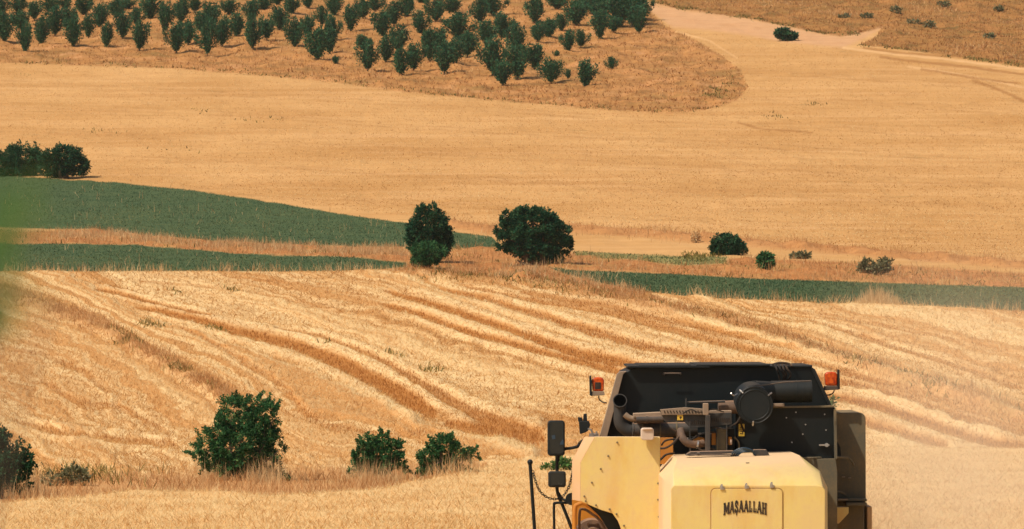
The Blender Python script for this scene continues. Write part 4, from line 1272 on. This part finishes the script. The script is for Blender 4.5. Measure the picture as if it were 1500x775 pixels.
MB().cyl(L(932, 614.5, 44.0), L(972, 614, 44.0), 5 * 44 / F, None, 18).cyl(L(946, 614.5, 44.0), L(949, 614.5, 44.0), 6 * 44 / F, None, 18).build('pipe', M['grey'], combine)
MB().prism([(928, 606), (968, 604), (970, 610), (928, 612)], 44.02, 44.3).build('shield_plate', M['pale_metal'], combine, bevel=.004)
# perforated guard
pg = MB().prism([(967, 600), (1003, 597), (1033, 599), (1034, 607.5), (970, 608)], 43.75, 43.83)
pgo = pg.build('slotted_shield', M['pale_metal'], combine, bevel=.003)
sl = MB()
for k in range(13):
    x = 972 + k * 4.5
    sl.prism([(x, 601.5), (x + 1.7, 601.2), (x + 3.4, 605.6), (x + 1.6, 605.8)], 43.744, 43.752)
sl.build('slots', M['ink'], pgo)
gg = MB().prism([(969, 608), (1072, 604), (1072, 619), (1072, 622), (1040, 625), (1012, 627), (1003, 618), (975, 618)], 43.78, 43.98)
ggo = gg.build('guard_box', M['grey'], combine, bevel=.006)
sl = MB()
for k in range(8):
    x = 1010 + k * 2.9
    sl.prism([(x, 616 + (k % 2)), (x + 1.6, 615.6 + (k % 2)), (x + 2.6, 621), (x + 1, 622)], 43.772, 43.781)
for k in range(9):
    x = 1042 + k * 3.1
    sl.prism([(x, 612 + (k % 2)), (x + 1.5, 611.6), (x + 2.4, 617), (x + 1, 618)], 43.772, 43.781)
sl.build('slots', M['ink'], ggo)
MB().prism([(1038, 602), (1072, 601.5), (1072, 604.5), (1038, 606)], 43.8, 44.0).build('shield_lip', M['pale_metal'], combine, bevel=.003)
MB().rect(1030, 591, 1038, 608, 43.62, 43.74).build('bracket_post', M['pale_metal'], combine, bevel=.006)
MB().rect(1033.5, 608, 1040.5, 662, 43.62, 43.74).build('bracket_post', M['grey'], combine, bevel=.006, label='dark lower post')
MB().rect(1010, 617, 1011.3, 662, 43.7, 43.72).rect(1064, 620, 1065.3, 660, 43.7, 43.72).build('wire_stay', M['grey'], combine)
MB().ptube([(1005, 590, 44.1), (1062, 588, 44.1)], 1.8, 8, False).rect(1004, 584, 1006, 600, 44.05, 44.1).build('rod', M['grey'], combine)
# stickers
def sticker(x0, y0, x1, y1, Y, parent):
    so_ = MB().rect(x0, y0, x1, y1, Y, Y + .006).build('warning_sticker', M['sticker'], parent)
    m = MB(); w = x1 - x0; h = y1 - y0; xc = (x0 + x1) / 2
    if h > 14:
        tri = [(xc, y0 + 2), (x1 - 1.4, y0 + h * .36), (x0 + 1.4, y0 + h * .36)]
        inn = [((x - xc) * .5 + xc, (y - (y0 + h * .27)) * .5 + y0 + h * .27) for x, y in tri]
        for i in range(3):
            j = (i + 1) % 3; m.prism([tri[i], tri[j], inn[j], inn[i]], Y - .002, Y)
        m.rect(x0 + .8, y0 + h * .45, x1 - .8, y0 + h * .49, Y - .002, Y)
        m.rect(x0 + 2, y0 + h * .58, x1 - 2, y0 + h * .62, Y - .002, Y).rect(x1 - 3.4, y0 + h * .62, x1 - 2, y0 + h * .85, Y - .002, Y).rect(x0 + 2, y0 + h * .74, x0 + 4.4, y0 + h * .82, Y - .002, Y)
    else:
        m.rect(xc, y0 + h * .45, xc + 1.3, y0 + h * .85, Y - .002, Y).rect(xc - 1.2, y0 + h * .55, xc + 2.6, y0 + h * .66, Y - .002, Y)
    m.build('symbol', M['ink'], so_)
sticker(992, 605, 1000.5, 615.5, 43.76, ggo)
sticker(1082, 621, 1090.5, 639, 44.238, bay)

# --- air cleaner
ac = MB()
c0 = L(1105.5, 593, 43.5); c1 = L(1104, 588, 43.5) + Vector((0, .55, .02)); ra = 27.5 * 43.5 / F
ac.tube([c0, c0 + Vector((0, .03, 0)), c0 + Vector((0, .032, 0)), c0 + Vector((0, .07, 0)), c0 + Vector((0, .09, 0)), c1], [ra * .93, ra * .95, ra, ra, ra * .93, ra * .93], 40)
aco = ac.build('air_cleaner', M['black_matt'], combine, bevel=.004)
rg = MB()
for rr in (.80, .97):
    P = [c0 + Vector((math.cos(a) * ra * rr, -.002, math.sin(a) * ra * rr)) for a in np.linspace(0, 2 * math.pi, 33)]
    rg.tube(P, .006, 6)
rg.build('rim', M['black'], aco)
for a in (R(35), R(135), R(265)):
    p_ = c0 + Vector((math.cos(a) * ra, .02, math.sin(a) * ra))
    q_ = c0 + Vector((math.cos(a) * ra * .88, -.012, math.sin(a) * ra * .88))
    MB().tube([p_ + Vector((0, .06, 0)), p_ + Vector((math.cos(a) * .02, 0, math.sin(a) * .02)), q_], .009, 6).build('clip', M['silver'], aco)
MB().ptube([(1080, 577, 43.6), (1076, 579.5, 43.5), (1073, 578, 43.48), (1071, 576, 43.45)], 1.1, 6).build('wing_nut', M['silver'], aco)
dk = MB().cyl(L(1129, 574, 44.25), L(1189, 573, 44.25), 16 * 44.25 / F, 16.2 * 44.25 / F, 30)
for k in range(3):
    dk.cyl(L(1166 + k * 9, 573.4, 44.25), L(1168 + k * 9, 573.4, 44.25), 16.6 * 44.25 / F, None, 30)
dk.cyl(L(1104, 575, 44.1), L(1131, 574, 44.25), 17.5 * 44.25 / F, 15 * 44.25 / F, 30)
dk.build('intake_duct', M['black_matt'], combine, bevel=.004)
MB().ptube([(1128, 563, 43.9), (1150, 560, 43.92), (1188, 558, 43.94)], .9, 6).ptube([(1084, 574, 43.7), (1098, 566, 43.6), (1130, 563, 43.9)], 1.0, 6).build('wire', M['grey'], combine)
MB().cyl(L(1052, 597, 44.2), L(1086, 596, 44.2), 9.5 * 44.2 / F, 10 * 44.2 / F, 22).build('turbo_duct', M['dustpipe'], combine, bevel=.006)
MB().ptube([(1088, 604, 43.95), (1084, 612, 43.95), (1086, 622, 44.0), (1090, 632, 44.1)], 1.6, 6).build('wire', M['rubber'], combine)

# --- engine under the shields
eb = MB().rect(978, 636, 1072, 720, 44.25, 44.7).rect(1050, 628, 1076, 700, 44.0, 44.3).rect(1012, 640, 1030, 700, 44.05, 44.3)
eb.build('engine_block', M['black_matt'], combine, bevel=.01)
MB().rect(967.5, 641, 986, 680, 43.7, 43.75).build('bay_plate', M['orange'], combine)
for q_ in ([(1013, 646), (1024, 640), (1032, 642), (1032, 650), (1016, 652)], [(1043, 634), (1049, 634), (1049, 652), (1043, 652)], [(1067, 640), (1072, 640), (1072, 652), (1067, 652)]):
    MB().prism(q_, 43.9, 44.0).build('engine_bracket', M['orange'], combine, bevel=.004)
for pts_, r_, m_ in (([(1000, 606, 43.74), (1012, 600, 43.72), (1024, 604, 43.72), (1044, 600, 43.74), (1060, 603, 43.78)], .9, 'rubber'),
                     ([(1036, 630, 43.75), (1048, 626, 43.72), (1062, 628, 43.72), (1078, 620, 43.8), (1084, 612, 43.9)], 1.3, 'rubber'),
                     ([(1020, 655, 43.7), (1030, 660, 43.68), (1042, 657, 43.68), (1052, 662, 43.7)], 1.2, 'rubber'),
                     ([(984, 628, 43.9), (992, 634, 43.85), (990, 646, 43.85), (980, 652, 43.9)], 1.0, 'dustpipe'),
                     ([(1076, 640, 43.9), (1082, 648, 43.9), (1082, 658, 43.9), (1074, 664, 43.9)], 1.2, 'dusty')):
    MB().ptube(pts_, r_, 6).build('cable', M[m_], combine)
for x, y, r_ in ((1006, 647, 6.6), (1022, 651, 6.3)):
    MB().cyl(L(x - 1.2, y, 43.73), L(x + 1.2, y + .4, 43.73), r_ * 43.7 / F, None, 16).build('hose_clamp', M['silver'], combine)
for x in (940, 966, 990):
    MB().cyl(L(x, 630 - .03 * (x - 940), 44.2), L(x + 2, 630 - .03 * (x - 940), 44.2), 11 * 44.2 / F, None, 28).build('silencer_band', M['dusty'], combine)
fl = MB().cyl(L(1057, 632, 43.85), L(1057, 660, 43.85), 7 * 43.85 / F, None, 18).cyl(L(1057, 628, 43.85), L(1057, 632, 43.85), 8 * 43.85 / F, None, 18)
fl.build('oil_filter', M['dusty'], combine, bevel=.006)
MB().cyl(L(1071, 644, 43.8), L(1071, 651, 43.8), 1.4 * 43.8 / F, None, 8).build('glass_bulb', M['white_cap'], combine)
MB().ptube([(997, 630, 43.8), (998, 636, 43.75), (1001, 643, 43.72), (1008, 649, 43.72), (1018, 651, 43.75), (1030, 649.5, 43.8)], 5.6, 16).build('coolant_pipe', M['dustpipe'], combine)
MB().ptube([(967, 657, 43.55), (975, 656, 43.5), (984, 651, 43.5), (991, 644, 43.55), (994, 640, 43.65)], 1.6, 8).build('hose', M['rubber'], combine)
MB().ptube([(969, 652, 43.6), (974, 646, 43.55), (983, 643.5, 43.55), (992, 643.5, 43.6)], 1.5, 8).build('hose', M['rubber'], combine)
MB().ptube([(967, 674, 43.5), (976, 666, 43.5), (988, 664, 43.55)], 1.6, 8).build('hose', M['rubber'], combine)
MB().ptube([(1012, 645, 43.8), (1022, 638, 43.78), (1034, 634, 43.8), (1048, 633, 43.85)], 1.5, 8).build('hose', M['rubber'], combine)

# --- things lying on top of the hood: wiper-like tray and blue hose
tr = MB()
tr.prism([(1004, 667), (1012, 662), (1075, 660.5), (1075, 664), (1010, 668)], 42.75, 42.95).rect(1012, 665.5, 1076, 667.5, 42.7, 42.78)
tr.prism([(1104, 659), (1123, 659), (1127, 666), (1118, 668), (1104, 667)], 42.72, 42.9).cyl(L(1021, 665, 42.68), L(1025, 665, 42.68), .02, .02, 10)
tr.build('top_bracket', M['grey'], combine, bevel=.004)
bh = MB()
for k in range(4):
    bh.ptube([(1071 + k * 3, 668, 42.75 + .03 * k), (1076 + k * 3, 661 + .8 * k, 42.66 + .03 * k), (1088 + k * 2, 656.5 + 1.5 * k, 42.64 + .03 * k), (1100 + k, 659 + k * 1.2, 42.66 + .03 * k), (1106, 666, 42.7 + .03 * k)], 1.3, 6)
bh.build('blue_hose', M['hose_blue'], combine)
MB().cyl(L(1095, 678.5, 42.36), L(1095, 677.5, 42.36), .02, .02, 10).build('bolt', M['dusty'], hood)

# --- beacons
def beacon(x0, x1, plate, Y, wire, flip):
    xm = (x0 + x1) / 2
    bo = empty('beacon', (0, 0, 0)); bo.parent = combine
    bo.location = tuple(L(xm, 572, Y))
    off = Vector(bo.location)
    def b(mb, n, m, **k):
        mb.V = [v - off for v in mb.V]; return mb.build(n, m, bo, **k)
    dz = 0 if not flip else -8
    w2 = (x1 - x0) / 2
    b(MB().prism([(x0 + 1, 573 + dz), (x0, 557 + dz), (x0 + 2, 553.5 + dz), (xm, 552.5 + dz), (x1 - 2, 553.5 + dz), (x1 - .3, 557 + dz), (x1 - .3, 573 + dz)], Y - .06, Y + .08), 'lens', M['amber'], bevel=.018, seg=3)
    b(MB().rect(xm - 4.4, 560 + dz, xm + 4.0, 570 + dz, Y - .068, Y - .058), 'reflector', M['ink'] if not flip else M['amber'], bevel=.002)
    b(MB().prism([(x0, 573.5 + dz), (x1, 573.5 + dz), (x1 + 1, 579 + dz), (x0 - .5, 580 + dz)], Y - .075, Y + .09), 'base', M['pale_metal'] if not flip else M['grey'], bevel=.006)
    b(MB().prism(plate, Y - .085, Y + .07), 'back_plate', M['black_matt'], bevel=.004)
    b(MB().ptube(wire, 1.0, 6), 'wire', M['rubber'])

beacon(867, 885, [(863.5, 551), (866, 550), (867, 560), (867, 580.5), (864, 579)], 44.9, [(877, 580, 44.9), (878, 585, 44.88), (883, 589, 44.85), (888, 590, 44.8)], False)
beacon(1208.5, 1227, [(1228, 541), (1230, 542), (1230.5, 570), (1227, 571)], 44.9, [(1222, 572, 44.9), (1220, 576, 44.88), (1215, 578.5, 44.85), (1209, 578.5, 44.82)], True)

# --- mirrors, arms, lamp
def mirror(x0, y0, x1, y1, Y, r):
    mo = MB().prism(rrect(x0, y0, x1, y1, r), Y, Y + .10).build('mirror', M['black_matt'], combine, bevel=.02, seg=3)
    MB().prism(rrect(x0 + 4, y0 + 2.5, x1 - 2, y1 - 3.5, r * .7), Y - .003, Y + .01).build('mirror_glass', M['glass'], mo)
    return mo
m1 = mirror(802, 616, 827.5, 668, 44.6, 5)
MB().prism([(808, 638), (813, 637), (813.5, 643), (809, 643.5)], 44.594, 44.599).prism([(821, 648), (825, 643), (826, 651), (820, 651.5)], 44.594, 44.599).build('painted_sky_reflection', M['hose_blue'], m1)  # blue patches that paint a sky reflection onto the mirror glass
mirror(803, 690.5, 829, 714, 44.62, 4)
am = MB()
am.ptube([(816, 668, 44.7), (816, 690, 44.72), (816, 716, 44.72), (819, 728, 44.72), (826, 745, 44.72), (838, 776, 44.72), (850, 812, 44.72)], 2.6, 10)
am.ptube([(817, 676, 44.7), (820, 664, 44.7), (827, 658, 44.68), (836, 656.5, 44.66), (846, 654, 44.62), (850, 648, 44.6), (857, 644, 44.2)], 2.3, 10)
am.build('mirror_arm', M['black'], combine)
am = MB()
am.ptube([(812, 790, 44.7), (811.5, 742, 44.7), (813, 737.5, 44.7), (818, 736.5, 44.7), (838, 736.5, 44.7)], 2.0, 10)
am.ptube([(818, 722, 44.72), (824, 731, 44.7), (832, 733, 44.6), (840, 733, 44.4)], 2.0, 10)
am.cyl(L(837.5, 731, 44.05), L(837.5, 731, 44.5), .07, .05, 16)
am.build('handrail', M['black'], combine)
lp = MB().prism([(848, 617), (863, 617), (864.5, 622), (862.5, 630), (858, 633.5), (849.5, 636)], 44.5, 44.64).prism([(855, 606.5), (859.5, 605.5), (860.5, 618), (854, 618)], 44.53, 44.6).prism([(846.5, 611), (853, 612), (854, 618), (847, 618)], 44.52, 44.61)
lp.build('work_lamp', M['black_matt'], combine, bevel=.008, seg=2)
MB().ptube([(861, 628, 44.5), (866, 630, 44.5), (868, 635, 44.5), (873, 636, 44.5), (874, 632, 44.5)], 1.3, 6).rect(863, 635, 877, 640, 44.5, 44.55).build('lamp_bracket', M['silver'], combine)

# --- ladder rail with chain
Yc = 44.3
po = MB().ptube([(776.5, 680, Yc), (780, 730, Yc), (784, 790, Yc), (790, 880, Yc)], 2.7, 10)
cb = L(776.5, 677, Yc); rb = 4.2 * Yc / F
po.tube([cb + Vector((0, 0, rb * math.cos(a))) for a in np.linspace(math.pi, 0, 9)], [max(rb * math.sin(a), .002) for a in np.linspace(math.pi, 0, 9)], 12)
po.build('ladder_rail', M['black'], combine)
CH = spline([L(*p) for p in ((780, 688, Yc), (784, 703, Yc), (790, 718, Yc + .05), (799, 727, Yc + .1), (811, 731, Yc + .15), (823, 728, Yc + .2), (832, 716, Yc + .2), (837, 700, Yc + .15), (839, 690, Yc))], 30)
acc = 0; chm = MB(); last = CH[0]; kk = 0
for i in range(1, len(CH)):
    acc += (CH[i] - CH[i - 1]).length
    if acc > .027:
        acc = 0; d = (CH[i] - last).normalized(); last = CH[i]; kk += 1
        u = d.cross(Vector((0, 1, 0))).normalized(); v = d.cross(u)
        sdir = u if kk % 2 else (v * .8 + u * .5).normalized()
        P = [CH[i] + d * .021 * math.cos(a) + sdir * .012 * math.sin(a) for a in np.linspace(0, 2 * math.pi, 11)]
        chm.tube(P, .0042, 5)
chm.build('chain', M['black'], combine)

# --- lower body, cab and wheels (mostly out of frame)
MB().prism([(872, 745), (1206, 745), (1206, 960), (930, 960)], 44.1, 49.5).build('body', M['orange'], combine, bevel=.02)
cabm = MB().prism([(900, 600), (1190, 600), (1190, 860), (900, 860)], 46.9, 48.6)
cabm.build('cab', M['black'], combine, bevel=.05)
gz = 0.0
def wheel(px, Y, rad, wd):
    x = float(ray_dirs(px, 600)[0]) * 45 - ROOT.x
    c_ = Vector((x, Y - ROOT.y, rad + float(zbase(x + ROOT.x, Y)) - ROOT.z - .02))
    wo = empty('wheel', tuple(c_)); wo.parent = combine
    P = [Vector((math.cos(a) * 0, 0, 0)) for a in (0,)]
    prof = [(-.5, .62), (-.5, .93), (-.42, .98), (.42, .98), (.5, .93), (.5, .62)]
    tm = MB(); n = 40
    V = [Vector((w * wd, math.cos(2 * math.pi * k / n) * r_ * rad, math.sin(2 * math.pi * k / n) * r_ * rad)) for k in range(n) for w, r_ in prof]
    tm.add(V, [(k * 6 + i, k * 6 + (i + 1) % 6, ((k + 1) % n) * 6 + (i + 1) % 6, ((k + 1) % n) * 6 + i) for k in range(n) for i in range(6)])
    for k in range(n):
        a = 2 * math.pi * k / n
        for sgn in (-1, 1):
            p0 = Vector((sgn * wd * .48, math.cos(a) * rad * .96, math.sin(a) * rad * .96)); a2 = a + .12
            p1 = Vector((sgn * wd * .03, math.cos(a2) * rad, math.sin(a2) * rad)); tm.tube([p0, p1], .02, 5)
    tm.build('tyre', M['rubber'], wo)
    MB().tube([Vector((-wd * .3, 0, 0)), Vector((wd * .3, 0, 0))], rad * .62, 30).tube([Vector((-wd * .42, 0, 0)), Vector((wd * .42, 0, 0))], rad * .2, 16).build('rim', M['orange'], wo, bevel=.01)
wheel(900, 47.8, .85, .55); wheel(1232, 47.8, .85, .55)
wheel(930, 43.6, .52, .36); wheel(1180, 43.6, .52, .36)
MB().tube([Vector((-1.1, -1.4, .52)), Vector((.95, -1.4, .52))], .09, 12).tube([Vector((-1.1, 2.8, .85)), Vector((1.4, 2.8, .85))], .14, 12).build('axle', M['dusty'], combine)


# ------------------------------------------------------------------ out-of-focus sprig right by the camera
gx, gy = -.34, 1.30
fp = empty('roadside_shrub', (gx, gy, float(zbase(gx, gy))))
tag(fp, 'blurred green leafy twigs close to the lens at the left edge', 'shrub')
FO = Vector(fp.location)
paths = [([Vector((0, 0, -.05)), Vector((.02, 0, .8)), Vector((.10, -.02, 1.45)), Vector((.15, -.03, 1.70))], [.012, .009, .005, .002])]
tips = []
for (px_, py_, Y_) in ((-30, 470, 1.22), (-8, 330, 1.26), (48, 292, 1.30), (28, 410, 1.28), (70, 430, 1.32), (-60, 380, 1.2)):
    e = at(px_, py_, Y_) - FO; a_ = Vector((.10, -.02, 1.45)) + Vector((0, 0, random.uniform(-.1, .12)))
    tips.append(e)
    paths.append(([a_, a_.lerp(e, .5) + Vector((0, 0, .01)), e], [.003, .002, .0008]))
V, Fc = tube_mesh(paths, 6)
mesh_obj('stem', V, Fc, M['bark'], fp, True)
VL = []; TI = []
def leaf_at(px_, py_, Y_, lp, wp, ang, ti):
    wp *= 1.35; lp *= 1.05
    k = Y_ / F; c_ = at(px_, py_, Y_) - FO; d = Vector((math.cos(ang), random.uniform(-.4, .4), math.sin(ang))) * lp * k; n_ = Vector((-math.sin(ang), random.uniform(-.3, .3), math.cos(ang))) * wp * k * .5
    VL.extend([c_ - d * .5, c_ + n_, c_ + d * .5, c_ - n_]); TI.append(ti)
for a_ in ((-4, 458, 1.22, 70, 34, -.5, .2), (-8, 466, 1.23, 66, 34, -.4, .2), (-2, 470, 1.24, 60, 26, -.7, .1), (-14, 450, 1.22, 60, 30, -.2, .2), (4, 380, 1.24, 120, 14, 1.5, .6), (22, 340, 1.26, 150, 12, 1.45, .7), (-4, 300, 1.25, 140, 16, 1.6, .6), (44, 300, 1.28, 120, 9, 1.5, .8), (78, 320, 1.3, 60, 6, 1.5, .8), (10, 415, 1.24, 70, 12, .3, .6), (-22, 462, 1.22, 75, 34, -.5, .5), (-30, 480, 1.21, 70, 30, .1, .3), (-12, 474, 1.23, 46, 20, -.8, .7), (-40, 380, 1.2, 90, 20, 1.1, .6), (-14, 360, 1.25, 80, 13, 1.35, .6),
           (12, 320, 1.27, 90, 7, 1.45, .8), (50, 305, 1.3, 100, 8, 1.5, .9), (60, 250, 1.3, 60, 5, 1.3, .9), (30, 425, 1.28, 90, 9, -.9, .9), (66, 440, 1.32, 80, 5, -.8, 1), (20, 290, 1.27, 70, 6, .8, .8),
           (-60, 300, 1.22, 110, 30, .9, .4), (-70, 430, 1.2, 110, 40, .3, .4)):
    leaf_at(*a_)
np_mesh('foliage', np.array([tuple(v) for v in VL]), np.arange(len(VL)), 4, leaf_mat('leaf_sprig', (.04, .12, .03, 1), (.085, .18, .045, 1), (.15, .22, .07, 1)), np.array(TI), fp)

# ------------------------------------------------------------------ air: dust behind the harvester and the valley haze
def volume_mat(name, col, dens, local=False):
    t = NT(name)
    v = t.new('ShaderNodeVolumePrincipled'); v.inputs['Color'].default_value = col
    v.inputs['Density'].default_value = dens; v.inputs['Anisotropy'].default_value = -.2
    if local:
        tc = t.new('ShaderNodeTexCoord')
        ln = t.new('ShaderNodeVectorMath', operation='LENGTH'); t.l.new(tc.outputs['Object'], ln.inputs[0])
        fall = t.ramp(ln.outputs['Value'], 1.0, .25)
        nz = t.ramp(t.noise(tc.outputs['Object'], 2.2, 3, .6), .25, .75)
        t.l.new(t.math('MULTIPLY', t.math('MULTIPLY', fall, t.math('ADD', nz, .35)), dens), v.inputs['Density'])
    t.l.new(v.outputs[0], t.out.inputs['Volume'])
    return t.m


bm = bmesh.new(); bmesh.ops.create_icosphere(bm, subdivisions=3, radius=1.0)
me = bpy.data.meshes.new('dust_cloud'); bm.to_mesh(me); bm.free()
dc = link_mesh('dust_cloud', me, volume_mat('dust', (.995, .83, .60, 1), DUST_D, True), None, True)
dc.location = tuple(at(1390, 730, 49.5)); dc.scale = (2.5, 5.5, 1.9)
tag(dc, 'tan dust drifting beside the right side of the harvester', 'dust', kind='stuff')
dc2 = dc.copy(); COL.objects.link(dc2)
dc2.data = dc.data.copy(); dc2.data.materials.clear(); dc2.data.materials.append(volume_mat('dust_veil', (.995, .85, .64, 1), .012, True))
dc2.location = tuple(at(1450, 500, 95)); dc2.scale = (5.0, 20, 2.6)
tag(dc2, 'thin veil of dust drifting over the field at the right edge', 'dust', kind='stuff')
if HAZE_D > 0:
    bm = bmesh.new(); bmesh.ops.create_cube(bm, size=1.0)
    me = bpy.data.meshes.new('haze'); bm.to_mesh(me); bm.free()
    hz = link_mesh('haze', me, volume_mat('haze_air', (.80, .88, .84, 1), HAZE_D))
    hz.location = (0, 485, 51); hz.scale = (1900, 1060, 126)
    tag(hz, 'thin warm haze filling the valley air', 'haze', kind='stuff')

# ------------------------------------------------------------------ light
SUN_EL, SUN_AZ = 52.0, 235.0          # azimuth from +Y towards +X: behind the camera and to the left
w_ = bpy.data.worlds.new('World'); scene.world = w_; w_.use_nodes = True
nt = w_.node_tree
sky = nt.nodes.new('ShaderNodeTexSky'); sky.sky_type = 'NISHITA'; sky.sun_disc = False
sky.sun_elevation = R(SUN_EL); sky.sun_rotation = R(SUN_AZ)
sky.dust_density = 4.0; sky.air_density = 1.0; sky.ozone_density = .6
bg = nt.nodes['Background']; bg.inputs[1].default_value = .10
nt.links.new(sky.outputs[0], bg.inputs[0])
sd = bpy.data.lights.new('sun', 'SUN'); sd.energy = 4.2; sd.angle = R(.6); sd.color = (1.0, .91, .78)
so = bpy.data.objects.new('sun', sd); COL.objects.link(so)
dirv = Vector((math.sin(R(SUN_AZ)) * math.cos(R(SUN_EL)), math.cos(R(SUN_AZ)) * math.cos(R(SUN_EL)), math.sin(R(SUN_EL))))
so.rotation_euler = dirv.to_track_quat('Z', 'Y').to_euler()
so.location = (-60, -40, 90)

vs = scene.view_settings
scene.display_settings.display_device = 'sRGB'
vs.view_transform = 'Standard'; vs.look = 'None'; vs.gamma = 1.0; vs.use_curve_mapping = False
vs.exposure = 0.0
scene.cycles.max_bounces = 6
scene.cycles.volume_bounces = 1
